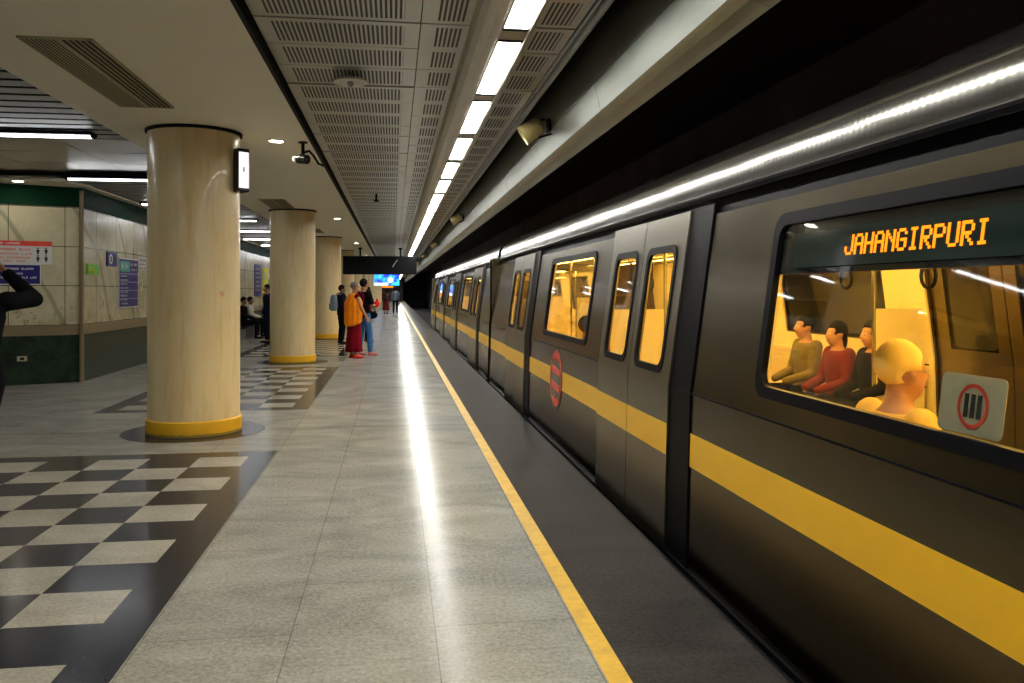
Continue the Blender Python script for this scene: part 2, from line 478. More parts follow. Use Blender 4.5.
# left wall: an oblique face, then the long wall running down the platform
W0, W1, W2 = Vector((-9.2, 12.85, 0)), Vector((-5.13, 14.66, 0)), Vector((-5.13, YB, 0))
def wallband(z0, z1, th, out=0.0, parent=None, name='wall', mat=None):
    b = B()
    d = (W1-W0).normalized(); nrm = Vector((d.y, -d.x, 0))    # towards the camera
    m = (nrm+Vector((1, 0, 0))).normalized(); k = 1/m.dot(nrm)
    pts = [W0+nrm*out, W1+m*k*out, W2+Vector((out, 0, 0))]
    back = [W0-nrm*th, W1-m*k*th, W2-Vector((th, 0, 0))]
    lo = [b.verts.new((*p.xy, z0)) for p in pts+back[::-1]]; hi = [b.verts.new((*p.xy, z1)) for p in pts+back[::-1]]
    n = 6
    b.faces.new((lo[0], lo[1], lo[4], lo[5])); b.faces.new((lo[1], lo[2], lo[3], lo[4]))
    b.faces.new((hi[0], hi[1], hi[4], hi[5])); b.faces.new((hi[1], hi[2], hi[3], hi[4]))
    for i in range(n): b.faces.new((lo[i], lo[(i+1) % n], hi[(i+1) % n], hi[i]))
    return struct(name, b, mat, parent)
wl = wallband(0, 3.9, .3, 0, None, 'wall_left', M['marble'])
wallband(.0, .78, .0, .02, wl, 'wainscot', M['green_stone'])
wallband(.78, .94, .0, .035, wl, 'dado_rail', M['brown_rail'])
wallband(2.88, 3.2, .0, .03, wl, 'green_fascia', M['green_band'])
b = B(); rod(b, (-5.09, 14.61, 0), (-5.09, 14.61, 3.15), .035); struct('trim_7', b, M['brown_rail'])
b = B()
dd = (W1-W0).normalized(); nn = Vector((dd.y, -dd.x, 0))
p = [W0, W1, W1+Vector((.22, -.1, 0)), W1+Vector((.1, -.75, 0)), W1+nn*.8-dd*.45, W0+nn*.8]
extrude_poly(b, [Vector((*q.xy, 3.2)) for q in p], (0, 0, .05)); box(b, -5.14, -4.95, 14.6, YB, 3.2, 3.25)
struct('ceiling_margin', b, M['cream'])
b = B(); box(b, -9.5, -9.2, YA, 13.0, 0, 3.9); struct('wall_side', b, M['marble'])

# ------------------------------------------------------------------ light fittings
G1 = 'lit rectangular panels in the long ceiling lamp row'
def strip_light(y0, label):
    t = thing('ceiling_light', label, 'light', (.76, y0+.75, 3.15), 0, G1)
    b = B(); box(b, -.078, .078, -.745, .745, .0, .010); obj('diffuser', b, M['strip'], t, local=True)
    b = B()
    for s in (-1, 1): box(b, -.08, .08, s*.748-(.012 if s > 0 else .03), s*.748+(.012 if s < 0 else .03), -.006, .03)
    for s in (-1, 1): box(b, s*.0785-.002, s*.0785+.002, -.76, .76, -.004, .05)
    obj('frame', b, M['black'], t, local=True); return t
lp = strip_light(5.47-1.76*6, 'white lit rectangular ceiling panel in the long row over the platform')
for i in range(-5, 66):
    y0 = 5.47+1.76*i
    if y0+1.6 > YB: break
    c = copy_tree(lp); c.location = (.76, y0+.75, 3.15)
    if i == -1: c['label'] = 'nearest lit ceiling panel, cut off by the top of the photo'
    if i == 0: c['label'] = 'lit ceiling panel second nearest, the longest one seen whole'
    if i == 1: c['label'] = 'third nearest lit ceiling panel, level with the yellow horn speaker nearby'
    if i == 2: c['label'] = 'fourth nearest lit ceiling panel, just past the nearest wall horn speaker'
tubes_lab = ['long white tube light at the edge of the dark louvres, left of nearest column', 'white tube light over the green wall band, touching the left edge of the nearest column']
def tube(y, lab):
    t = thing('tube_light', lab, 'light', (-4.03, y, 3.18), 0, 'cross-wise tube lights of the left ceiling')
    b = B(); box(b, -.77, .77, -.04, .04, -.02, -.004); obj('tube', b, M['tube'], t, local=True)
    b = B(); box(b, -.81, .81, -.09, .09, .0, .03); box(b, -.81, -.78, -.045, .045, -.025, 0); box(b, .78, .81, -.045, .045, -.025, 0); obj('housing', b, M['black'], t, local=True); return t
tp = tube(9.62, tubes_lab[0])
for i in (-2, -1, 1, 2, 3, 4, 5, 6, 7, 8, 9, 10, 12, 14, 16):
    c = copy_tree(tp); c.location.y = 9.62+3.66*i
    c['label'] = tubes_lab[1] if i == 1 else 'white tube light seen in the gap between the two nearest columns' if 1 < i < 7 else 'distant cross-wise white tube light of the left ceiling'
for i in (-1, -2):
    c = copy_tree(tp); c.location = (-6.2, 9.62+3.66*i, 3.18); c['label'] = 'white tube light under the louvres outside the left of the photo'
c = copy_tree(tp); c.location = (-6.2, 9.62, 3.18); c['label'] = 'white tube light continuing the row at the left edge of the photo'
def downlight(x, y, lab, z=3.2):
    t = thing('downlight', lab, 'light', (x, y, z), 0, 'round recessed downlights')
    b = B(); lathe(b, (0, 0, 0), [(.075, -.004), (.075, .0)], 24); obj('lamp', b, M['down'], t, local=True)
    b = B()
    ringed(b, [((0, 0, .0), .105, .105), ((0, 0, -.008), .10, .10), ((0, 0, -.010), .082, .082), ((0, 0, -.001), .078, .078)], 28, False)
    obj('rim', b, M['white_face'], t, local=True, smooth=True); return t
for x, y, lab in ((-1.32, 9.75, 'round downlight in the cream ceiling right of the nearest column'), (-1.32, 20.0, 'round downlight in the cream ceiling beside the second column'), (-1.32, 30.1, 'round downlight in the cream ceiling beyond the third column'), (-1.32, 40.3, 'small far round downlight in the cream ceiling'), (-1.32, -.5, 'round downlight in the cream ceiling behind the viewpoint'), (-5.75, 13.85, 'round downlight above the green wall band at the far left')):
    downlight(x, y, lab)

# ------------------------------------------------------------------ columns
ords = ['nearest', 'second nearest', 'third nearest', 'fourth', 'fifth', 'sixth', 'seventh', 'eighth', 'ninth', 'tenth', 'eleventh', 'twelfth']
colx = -2.12
col_label = ['nearest thick round cream column with a yellow base and a clock box near its top', 'second round cream column with yellow base, left of the robed man',
             'third round cream column, directly behind the second and left of the backpack wearer', 'fourth round cream column, partly hidden by the hanging black sign']
def column(k):
    y = 9.36+8.8*k
    t = thing('column', col_label[k] if k < 4 else 'distant round cream column with yellow base in the far row', 'column', (colx, y, 0), 0, 'round cream columns along the platform')
    b = B(); ringed(b, [((0, 0, z), r, r) for z, r in ((.0, .468), (.16, .468), (.17, .466), (3.17, .466))], 64); sh = smoothmod(obj('shaft', b, M['col_cream'], t, local=True))
    b = B(); ringed(b, [((0, 0, z), r, r) for z, r in ((.0, .482), (.012, .486), (.15, .484), (.162, .473), (.162, .467))], 64, True); smoothmod(obj('yellow_base', b, M['col_yellow'], t, local=True))
    b = B(); ringed(b, [((0, 0, 3.175), .492, .492), ((0, 0, 3.2), .492, .492)], 64); smoothmod(obj('collar', b, M['black'], t, local=True))
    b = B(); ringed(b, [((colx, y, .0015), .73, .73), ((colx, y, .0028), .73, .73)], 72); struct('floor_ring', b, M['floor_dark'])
    return t
cols = [column(k) for k in range(0, 13)]
# heart-shaped stain painted on the nearest column
b = B()
pts = []
for i in range(24):
    a = 2*math.pi*i/24
    pts.append((.0021*16*math.sin(a)**3, .0026*(13*math.cos(a)-5*math.cos(2*a)-2*math.cos(3*a)-math.cos(4*a))))
ang = math.radians(-42)
ps = [b.verts.new((.4680*math.cos(ang+u/.46), .4680*math.sin(ang+u/.46), 1.47+v)) for u, v in pts]; b.faces.new(ps)
hm = obj('heart_mark', b, simple('faded_red_paint', (.62, .33, .19), .5), cols[0], local=True); hm['label'] = 'faded red painted heart'
# clock box on the nearest column (its white dial looks down the platform)
t = thing('clock_box', 'black framed lit white box sign fixed high on the nearest column', 'sign', (colx+.46, 9.22, 2.55))
t.rotation_euler.z = math.radians(38)
b = B(); box(b, -.04, .10, -.10, .10, 0, .46); o = obj('housing', b, M['black_gloss'], t, local=True)
mo = o.modifiers.new('bev', 'BEVEL'); mo.width = .012; mo.segments = 2
b = B(); box(b, -.025, .085, -.106, -.10, .04, .42); obj('face', b, M['lit_face'], t, local=True)
b = B(); box(b, .100, .106, -.08, .08, .04, .42); obj('face', b, M['lit_face'], t, local=True)
b = B(); box(b, .022, .034, -.109, -.106, .21, .26); obj('marking', b, M['black_ink'], t, local=True)

# ------------------------------------------------------------------ ceiling vents, detector, cameras, speakers
def vent(y0, lab, ln=2.1):
    t = thing('ceiling_vent', lab, 'vent', (-2.25, y0, 3.2), 0, 'ceiling vents over the column row')
    b = B(); box(b, -.23, .23, 0, ln, -.004, 0); obj('backing', b, M['black'], t, local=True)
    b = B()
    for x0, x1 in ((-.24, -.225), (.225, .24)): box(b, x0, x1, -.015, ln+.015, -.014, 0)
    box(b, -.24, .24, -.015, 0, -.014, 0); box(b, -.24, .24, ln, ln+.015, -.014, 0)
    box(b, .0, .03, 0, ln, -.012, -.003)
    obj('frame', b, M['vent_cream'], t, local=True)
    b = B()
    for i in range(8):
        x = -.218+i*.028
        extrude_poly(b, [Vector((x, 0, -.006)), Vector((x+.026, 0, -.014)), Vector((x+.026, ln, -.014)), Vector((x, ln, -.006))], (0, 0, .003))
    for i in range(5):
        x = .06+i*.04; box(b, x, x+.010, 0, ln, -.014, -.003)
    obj('louvre_blades', b, M['vent_cream'], t, local=True)
    return t
vent(5.98, 'long slatted vent in the cream ceiling above left of the nearest column')
vent(15.9, 'slatted vent in the cream ceiling just before the second column', 2.4)
vent(23.3, 'small far slatted vent in the cream ceiling by the third column', 1.6)
def detector(x, y, lab, s=1):
    t = thing('ceiling_detector', lab, 'detector', (x, y, 3.27))
    b = B(); lathe(b, (0, 0, 0), [(.02, 0), (.02, -.035)], 16); obj('stem', b, M['grey_metal'], t, local=True)
    b = B(); lathe(b, (0, 0, 0), [(.05*s, -.03), (.12*s, -.038), (.14*s, -.055), (.138*s, -.062), (.06*s, -.052)], 40); smoothmod(obj('dish', b, M['white_face'], t, local=True))
    b = B(); lathe(b, (0, 0, 0), [(.022*s, -.052), (.026*s, -.075), (.016*s, -.09), (.006, -.10)], 20); smoothmod(obj('sensor_tip', b, M['grey_metal'], t, local=True))
detector(-.355, 6.98, 'white round dish detector under the perforated metal ceiling')
t = thing('sprinkler', 'small dark sprinkler stem under the perforated ceiling, farther off', 'sprinkler', (-.32, 15.4, 3.27))
b = B(); rod(b, (0, 0, 0), (0, 0, -.12), .018); obj('stem', b, M['black'], t, local=True)
b = B(); lathe(b, (0, 0, -.12), [(.05, 0), (.055, -.015), (.02, -.03)], 16); obj('head', b, M['black'], t, local=True)
def cctv(x, y, lab, s=1.0):
    t = thing('security_camera', lab, 'camera', (x, y, 3.2), 0, 'ceiling security cameras')
    b = B(); lathe(b, (0, 0, 0), [(.055, 0), (.055, -.012)], 20); obj('ceiling_plate', b, M['black'], t, local=True)
    b = B(); rod(b, (0, 0, -.01), (0, 0, -.17), .02); obj('stem', b, M['black'], t, local=True)
    b = B(); ringed(b, [((-.05, -.015, -.20), .05, .05, orient((.8, -.6, -.1))), ((.06, -.10, -.215), .052, .052, orient((.8, -.6, -.1)))], 20); ball(b, (0, -.05, -.20), .06)
    smoothmod(obj('housing', b, M['black_gloss'], t, local=True))
    b = B(); ball(b, (.055, -.105, -.215), .036); smoothmod(obj('lens', b, M['dark_glass'], t, local=True))
    b = B(); bez_tube(b, [(.01, 0, -.12), (.07, 0, -.10), (.11, .05, -.14), (.16, .15, -.22), (.21, .25, -.23)][:5], .013)
    obj('cable_arm', b, M['black'], t, local=True)
    b = B(); lathe(b, (-.07, 0, 0), [(.045, -.17), (.05, -.19), (.04, -.235), (.02, -.25)], 20); smoothmod(obj('dome', b, M['white_face'], t, local=True))
cctv(-1.03, 9.78, 'black security camera hanging at the edge of the cream ceiling')
G3 = 'yellowed horn speakers on the metal fascia'
def horn(y, lab):
    t = thing('horn_speaker', lab, 'speaker', (1.495, y, 3.10), 0, G3)
    d = Vector((-.74, .10, -.50)).normalized(); p0 = Vector((-.10, 0, .01)); Mx = orient(d)
    b = B(); ringed(b, [(p0-d*.03, .055, .055, Mx), (p0, .085, .085, Mx), (p0+d*.19, .10, .10, Mx), (p0+d*.195, .10, .10, Mx), (p0+d*.192, .088, .088, Mx), (p0+d*.12, .05, .05, Mx)], 28, True)
    smoothmod(obj('horn', b, M['cream_metal'], t, local=True))
    b = B(); 
    for s in (-1, 1):
        side = Mx @ Vector((0, s*.098, 0)); rod(b, p0+d*.07+side, Vector((.0, 0, .0))+side*.8, .010)
    box(b, -.02, .006, -.07, .07, -.05, .07); obj('bracket', b, M['black'], t, local=True)
horn(8.0, 'yellowed horn speaker on the fascia nearest to the viewer')
horn(18.1, 'second yellowed horn speaker along the fascia')
horn(28.2, 'third yellowed horn speaker along the fascia')
horn(37.6, 'small distant horn speaker along the fascia past the third')
horn(47.5, 'farthest small horn speaker along the fascia')

# hanging black sign and the lit display
t = thing('hanging_sign', 'long black sign board hanging across the platform beyond the robed man', 'sign', (-.53, 33.3, 2.15))
b = B(); box(b, -1.45, 1.42, -.09, .09, 0, .72); o = obj('board', b, M['black'], t, local=True)
mo = o.modifiers.new('bev', 'BEVEL'); mo.width = .02; mo.segments = 2
for s in (-.78, .78):
    b = B(); rod(b, (s, 0, .7), (s, 0, 1.05), .03); lathe(b, (s, 0, .98), [(.07, 0), (.07, .07)], 16); obj('hanger', b, M['black'], t, local=True)
b = B(); bez_tube(b, [(.48, -.12, .30), (.55, -.13, .42), (.66, -.12, .56)], .016); obj('cable', b, M['white_face'], t, local=True)
t = thing('display_screen', 'glowing blue and white display screen hanging far down the platform', 'screen', (-.66, 75.5, 1.97))
b = B(); box(b, -1.18, 1.18, 0, .12, -.02, 1.06); obj('casing', b, M['black'], t, local=True)
b = B(); box(b, -1.13, 1.13, -.012, 0, .02, 1.02); obj('screen_face', b, M['screen'], t, local=True)
b = B(); box(b, -.4, .6, -.01, .06, -.16, -.05); obj('amber_strip', b, M['led'], t, local=True)
b = B(); rod(b, (-.7, .06, 1.06), (-.7, .06, 1.23), .03); rod(b, (.7, .06, 1.06), (.7, .06, 1.23), .03); obj('hanger', b, M['black'], t, local=True)

# ------------------------------------------------------------------ signs on the left wall
def sign_frame(pos, ang, name, label, cat='sign'):
    t = thing(name, label, cat, pos); t.rotation_euler.z = ang; return t     # local +X along the sign, -Y out of the wall
aobl = math.atan2(dd.y, dd.x)
def on_oblique(px, z):
    """point on the oblique wall seen at column px"""
    r = Vector(((px-512)/836*C_+S_, -(px-512)/836*S_+C_, 0))
    # solve W1 + t*dd = k*r
    den = r.x*dd.y-r.y*dd.x; k = (W1.x*dd.y-W1.y*dd.x)/den
    p = r*k+nn*.002; return Vector((p.x, p.y, z))
def on_long(px, z):
    r = Vector(((px-512)/836*C_+S_, -(px-512)/836*S_+C_, 0)); k = W1.x/r.x
    return Vector((W1.x+.002, r.y*k, z))
def plate(t, x0, x1, z0, z1, mat, name='plate', d0=0, d1=.02):
    b = B(); box(b, x0, x1, -d1, -d0, z0, z1); return obj(name, b, mat, t, local=True)
def bars(t, rows, mat, name='lettering', d=.02):
    """rows of short strokes standing for lettering too small to read: (x0,x1,z0,z1,n)"""
    b = B(); rr = random.Random(3)
    for (x0, x1, z0, z1, n) in rows:
        wd = (x1-x0)/n
        for i in range(n):
            if rr.random() < .14: continue
            k = rr.random(); xa = x0+i*wd; xb = xa+wd*.78
            box(b, xa, xa+wd*.24, -d-.002, -d, z0, z1)
            if k > .3: box(b, xa, xb, -d-.002, -d, z1-(z1-z0)*.25, z1)
            if k < .7: box(b, xa, xb, -d-.002, -d, z0, z0+(z1-z0)*.25)
            if k > .5: box(b, xb-wd*.22, xb, -d-.002, -d, z0, z1)
    return obj(name, b, mat, t, local=True)
p = on_oblique(52, 1.93); wdt = 1.15
t = sign_frame(p, aobl, 'toilet_sign', 'white notice with red top band and four black figures on the left wall')
plate(t, -wdt, 0, 0, .37, M['white_face']); plate(t, -wdt, 0, .29, .37, M['red'], 'red_band', .0, .022)
bars(t, [(-.75, -.42, .315, .345, 12)], M['white_ink'], d=.022)
bars(t, [(-.95, -.30, .215, .25, 16), (-1.0, -.28, .15, .175, 24), (-.95, -.30, .09, .115, 20), (-.85, -.36, .035, .06, 14)], M['red'])
b = B()
for cx in (-.20, -.085):
    for cz in (.165, .045):
        ball(b, (cx, -.022, cz+.09), .016, (1, .2, 1), sub=1); box(b, cx-.022, cx+.022, -.023, -.02, cz+.03, cz+.07); box(b, cx-.012, cx+.012, -.023, -.02, cz-.005, cz+.03)
obj('figures', b, M['black_ink'], t, local=True)
p = on_oblique(41, 1.60)
t = sign_frame(p, aobl, 'blue_notice', 'blue notice with white writing under the red-topped notice')
plate(t, -.80, 0, 0, .33, M['white_face']); plate(t, -.785, -.015, .015, .315, M['blue_sign'], 'blue_field', .0, .022)
bars(t, [(-.62, -.10, .24, .27, 18), (-.45, -.25, .165, .19, 6), (-.66, -.06, .10, .13, 20), (-.42, -.2, .04, .06, 5)], M['white_ink'], d=.022)
def long_sign(pxa, pxb, z0, z1, name, label):
    a = on_long(pxa, z0); bb = on_long(pxb, z0); t = sign_frame(a, math.pi/2, name, label); return t, bb.y-a.y, z1-z0
t, L, H = long_sign(86, 98, 1.78, 1.96, 'exit_sign', 'small bright green sign on the marble wall left of the nearest column')
plate(t, 0, L, 0, H, M['green_sign']); bars(t, [(L*.12, L*.88, H*.2, H*.8, 4)], M['yellow_poster'])
t, L, H = long_sign(106, 116, 1.95, 2.21, 'notice', 'small purple-blue notice above the tall blue board')
plate(t, 0, L, 0, H, M['blue_sign'])
b = B(); ringed(b, [((L*.36, -.022, H*.5), .09, .09, orient((0, 1, 0))), ((L*.36, -.02, H*.5), .09, .09, orient((0, 1, 0)))], 20); obj('disc', b, M['white_face'], t, local=True)
b = B(); box(b, L*.30, L*.42, -.025, -.022, H*.3, H*.7); box(b, L*.7, L*.9, -.024, -.02, H*.2, H*.8); obj('pictogram', b, M['black_ink'], t, local=True)
t, L, H = long_sign(118, 137, 1.18, 2.13, 'information_board', 'tall blue information board with white lines and a teal panel beside the nearest column')
plate(t, 0, L, 0, H, M['white_face'], 'frame'); plate(t, .02, L-.02, .02, H-.02, M['blue_sign'], 'board', 0, .023)
plate(t, .05, L*.52, H-.26, H-.06, M['teal_sign'], 'teal_panel', 0, .026)
b = B()
for i, cx in enumerate((L*.16, L*.36)): extrude_poly(b, [Vector((cx-.05, -.028, H-.22)), Vector((cx+.04, -.028, H-.16)), Vector((cx-.05, -.028, H-.10))], (0, .002, 0))
for i in range(4): box(b, .04, L-.04, -.025, -.023, H-.30-i*.16, H-.293-i*.16)
obj('lines', b, M['white_ink'], t, local=True)
bars(t, [(L*.56, L*.9, H-.13, H-.09, 7), (L*.6, L*.9, H-.23, H-.2, 6)]+[(.07, L*.45, H-.36-i*.075, H-.33-i*.075, 8) for i in range(8)], M['white_ink'], d=.024)
t, L, H = long_sign(139, 146, 1.93, 2.2, 'paper_notice', 'small white paper notice right of the tall blue board')
plate(t, 0, L, 0, H, M['white_face'], 'sheet', 0, .006); bars(t, [(.05, L-.05, H*.7, H*.78, 8), (.05, L-.05, H*.4, H*.47, 8), (.05, L-.05, H*.1, H*.17, 8)], M['blue_sign'], d=.006)
t, L, H = long_sign(139.5, 142.5, 1.5, 1.75, 'paper_notice', 'worn small paper strip below the white paper notice')
plate(t, 0, L, 0, H, M['vent_cream'], 'sheet', 0, .006); bars(t, [(.04, L-.04, H*.4, H*.7, 4)], M['brown_rail'], d=.006)
t, L, H = long_sign(262.2, 268, 1.42, 2.42, 'poster', 'bright yellow poster on the far left wall between the two nearest columns')
plate(t, 0, L, 0, H, M['yellow_poster'], 'sheet'); bars(t, [(.15, L-.3, H*.55, H*.85, 5), (.1, L*.5, H*.12, H*.22, 4)], M['white_ink'])
t, L, H = long_sign(254, 260.5, 1.30, 2.5, 'information_board', 'dark purple board left of the yellow poster')
plate(t, 0, L, 0, H, M['blue_sign'], 'board'); bars(t, [(.3, L-.3, H-.2-i*.16, H-.14-i*.16, 9) for i in range(6)], M['white_ink'])
# socket plate on the green wainscot
p = on_oblique(22, .38)
t = sign_frame(p+nn*.02, aobl, 'wall_socket', 'small wall socket low on the dark green wainscot', 'socket')
plate(t, -.07, .07, 0, .08, M['vent_cream']); plate(t, -.03, .03, .02, .06, M['black'], 'opening', .02, .022)

# ------------------------------------------------------------------ the train
KZ = [(-1.0, 1.64), (0, 1.615), (.93, 1.64), (2.02, 1.79)]
def sx(z):
    for (z0, x0), (z1, x1) in zip(KZ, KZ[1:]):
        if z <= z1: return x0+(x1-x0)*(z-z0)/(z1-z0)
    return KZ[-1][1]
XC = 3.12                        # centre line of the train
def mx(x, side): return x if side < 0 else 2*XC-x
def patch(bm, y0, y1, z0, z1, off=0, th=.03, side=-1, mi=0):
    """plate that follows the car's side; off>0 stands proud"""
    zs = [z0]+[z for z, _ in KZ if z0+1e-4 < z < z1-1e-4]+[z1]
    fr = [(mx(sx(z)-off, side), z) for z in zs]; bk = [(mx(sx(z)-off+th, side), z) for z in zs]
    sweep(bm, fr+bk[::-1], y0, y1, True, mi)
def ring_on_side(bm, outer, inner, off, th, side=-1):
    def V(p, o): return bm.verts.new((mx(sx(p[1])-o, side), p[0], p[1]))
    n = len(outer)
    a = [V(p, off) for p in outer]; c = [V(p, off) for p in inner]; a2 = [V(p, off-th) for p in outer]; c2 = [V(p, off-th) for p in inner]
    for i in range(n):
        j = (i+1) % n
        bm.faces.new((a[i], a[j], c[j], c[i])); bm.faces.new((a2[i], c2[i], c2[j], a2[j]))
        bm.faces.new((a[i], a2[i], a2[j], a[j])); bm.faces.new((c[i], c[j], c2[j], c2[i]))
def poly_on_side(bm, pts, off, th, side=-1):
    a = [bm.verts.new((mx(sx(z)-off, side), y, z)) for y, z in pts]; c = [bm.verts.new((mx(sx(z)-off+th, side), y, z)) for y, z in pts]
    bm.faces.new(a); bm.faces.new(c[::-1]); n = len(a)
    for i in range(n): bm.faces.new((a[i], c[i], c[(i+1) % n], a[(i+1) % n]))
LEN = 22.45
DC = [2.9+5.55*k for k in range(4)]
ZT = 1.93
def car(y_near, label, disp, logo):
    t = thing('metro_car', label, 'train car', (XC, y_near, -1.0), 0, 'cars of the metro train')
    def part(name, bm, mat, parent=None, sm=False):
        bmesh.ops.translate(bm, vec=(-XC, 0, 1.0), verts=bm.verts)   # to the car's local frame (y already local)
        par = parent or t
        if par is not t: bmesh.ops.translate(bm, vec=-par.location, verts=bm.verts)
        o = obj(name, bm, mat, par, local=True)
        return smoothmod(o, 30) if sm else o
    # side walls of steel, cut by doors and windows
    for side in (-1, 1):
        b = B(); edges = [0.0]
        for c in DC: edges += [c-.86, c+.86]
        edges.append(LEN)
        gaps = [(0, DC[0]-.86)]+[(DC[k]+.86, DC[k+1]-.86) for k in range(3)]+[(DC[3]+.86, LEN)]
        wins = []
        for (a0, a1) in gaps:
            if a1-a0 < 3:
                patch(b, a0, a1, -.85, ZT, side=side); continue
            w0, w1 = a0+.62, a0+2.66; wins.append((w0, w1))
            patch(b, a0, a1, -.85, 1.05, side=side); patch(b, a0, a1, 1.83, ZT, side=side)
            patch(b, a0, w0, 1.05, 1.83, side=side); patch(b, w1, a1, 1.05, 1.83, side=side)
        for c in DC: patch(b, c-.86, c+.86, -.85, -.06, side=side)
        part('body_side', b, M['steel'])
        for (w0, w1) in wins:
            b = B(); ring_on_side(b, rrect(w0-.035, w1+.035, 1.02, 1.855, .09), rrect(w0+.02, w1-.02, 1.07, 1.80, .07), .008, .03, side)
            fr = part('window_frame', b, M['rubber'])
            b = B(); patch(b, w0, w1, 1.055, 1.82, off=-.008, th=.006, side=side); part('window_glass', b, M['glass'])
            if side < 0 and disp and abs(w0-(DC[1]+.86+.62)) < .1:
                # black header with the amber destination display behind the glass
                b = B(); patch(b, w0+.0, w1-.0, 1.575, 1.81, off=-.016, th=.04, side=side); hd = part('display_header', b, M['black_gloss'])
                b = B(); patch(b, w0+.30, w1-.18, 1.60, 1.75, off=.002, th=.004, side=side); part('display_glass', b, M['dark_glass'])
                FONT = {'J': '0000100001000010000110001100010111 0', 'A': '01110100011000111111100011000110001', 'H': '10001100011000111111100011000110001',
                        'N': '10001110011010110011100011000110001', 'G': '01110100011000010111100011000101110', 'I': '01110001000010000100001000010001110',
                        'R': '11110100011000111110101001001010001', 'P': '11110100011000111110100001000010000', 'U': '10001100011000110001100011000101110'}
                px = .0112; word = 'JAHANGIRPURI'
                ystart = w1-.605
                for ci, ch in enumerate(word):
                    g = FONT[ch].replace(' ', ''); b = B()
                    for r in range(7):
                        for cc in range(5):
                            if g[r*5+cc] == '1':
                                yy = ystart+.0 - (ci*6+cc)*px; zz = 1.712-r*px
                                patch(b, yy-px*.46, yy+px*.46, zz-px*.46, zz+px*.46, off=.005, th=.003, side=side)
                    part('led_letter', b, M['led'], hd)
        # stripe
        b = B()
        for (a0, a1) in gaps: patch(b, a0+(0 if a0 == 0 else 0), a1, .523, .708, off=.0015, th=.004, side=side)
        part('yellow_stripe', b, M['band'])
        b = B(); patch(b, 0, LEN, .925, .935, off=.004, th=.006, side=side); patch(b, 0, LEN, -.075, -.045, off=.02, th=.03, side=side); part('body_moulding', b, M['rubber'])
        # black pillars beside the doors
        for c in DC:
            b = B(); patch(b, c-1.20, c-.86, -.05, 1.99, off=.010, th=.012, side=side); part('door_pillar', b, M['rubber'])
        # doors
        for c in DC:
            for s in (-1, 1):
                d0, d1 = (c-.86, c-.006) if s < 0 else (c+.006, c+.86)
                g0, g1 = (d0+.17, d1-.13) if s < 0 else (d0+.13, d1-.17)
                b = B(); o_ = .022
                patch(b, d0, d1, -.05, 1.02, o_, side=side); patch(b, d0, d1, 1.76, ZT+.05, o_, side=side); patch(b, d0, g0, 1.02, 1.76, o_, side=side); patch(b, g1, d1, 1.02, 1.76, o_, side=side)
                dr = part('door', b, M['door_steel'])
                b = B(); ring_on_side(b, rrect(g0-.03, g1+.03, .99, 1.79, .09), rrect(g0+.012, g1-.012, 1.035, 1.745, .07), o_+.006, .02, side); part('door_window_frame', b, M['rubber'], dr)
                b = B(); patch(b, g0, g1, 1.02, 1.76, off=.01, th=.006, side=side); part('door_glass', b, M['glass'], dr)
                b = B(); patch(b, d0, d1, .523, .708, off=o_+.002, th=.003, side=side); part('door_stripe', b, M['band'], dr)
            b = B(); patch(b, c-.006, c+.006, -.05, 1.95, off=.016, th=.01, side=side); part('door_seal', b, M['rubber'])
        # black rail recess over the doors
        b = B(); patch(b, 0, LEN, ZT, 2.02, off=-.02, th=.02, side=side); part('door_rail', b, M['rubber'])
    if logo:
        yc, zc, R = DC[2]+2.68, .61, .285
        b = B(); poly_on_side(b, [(yc+R*math.cos(a)*1.12, zc+R*math.sin(a)*1.12) for a in [2*math.pi*i/48 for i in range(48)]], .004, .003); ds = part('emblem_disc', b, M['steel'])
        b = B(); n = 48
        for (a0, a1, rr0) in ((58, 122, .74), (238, 302, .74)):
            o1 = [(yc+R*math.cos(math.radians(a0+(a1-a0)*i/14)), zc+R*math.sin(math.radians(a0+(a1-a0)*i/14))) for i in range(15)]
            i1 = [(yc+R*rr0*math.cos(math.radians(a0+(a1-a0)*i/14)), zc+R*rr0*math.sin(math.radians(a0+(a1-a0)*i/14))) for i in range(15)]
            poly_on_side(b, o1+i1[::-1], .008, .004)
        for k in range(n):
            a0, a1 = 2*math.pi*k/n, 2*math.pi*(k+1)/n
            poly_on_side(b, [(yc+R*math.cos(a0), zc+R*math.sin(a0)), (yc+R*math.cos(a1), zc+R*math.sin(a1)), (yc+R*.945*math.cos(a1), zc+R*.945*math.sin(a1)), (yc+R*.945*math.cos(a0), zc+R*.945*math.sin(a0))], .008, .004)
        for zz in (.08, -.08):
            poly_on_side(b, [(yc+.20, zc+zz+.045), (yc-.20, zc+zz+.015), (yc-.20, zc+zz-.045), (yc+.20, zc+zz-.015)], .008, .004)
        part('red_emblem', b, M['red'])
    # roof
    half = [(1.79, 2.02), (1.798, 2.035), (1.800, 2.08), (1.806, 2.14), (1.822, 2.205), (1.852, 2.262), (1.91, 2.315), (2.01, 2.365), (2.16, 2.42), (2.45, 2.48), (3.12, 2.53)]
    prof = half+[(2*XC-x, z) for x, z in half[::-1][1:]]
    b = B(); sweep(b, prof+[(2*XC-1.83, 2.02), (1.83, 2.02)], 0, LEN, True); part('roof', b, M['roof'], sm=True)
    b = B(); sweep(b, thick_prof([(1.772, 2.018), (1.765, 2.03), (1.78, 2.045)], .008), 0, LEN, True); part('rain_gutter', b, M['rubber'])
    for k in range(7):
        b = B(); yk = 1.6+3.2*k; poly = [(1.90, 2.29), (1.94, 2.345), (2.02, 2.375), (2.1, 2.38)]
        sweep(b, poly, yk, yk+.25, True); part('roof_fitting', b, M['steel'])
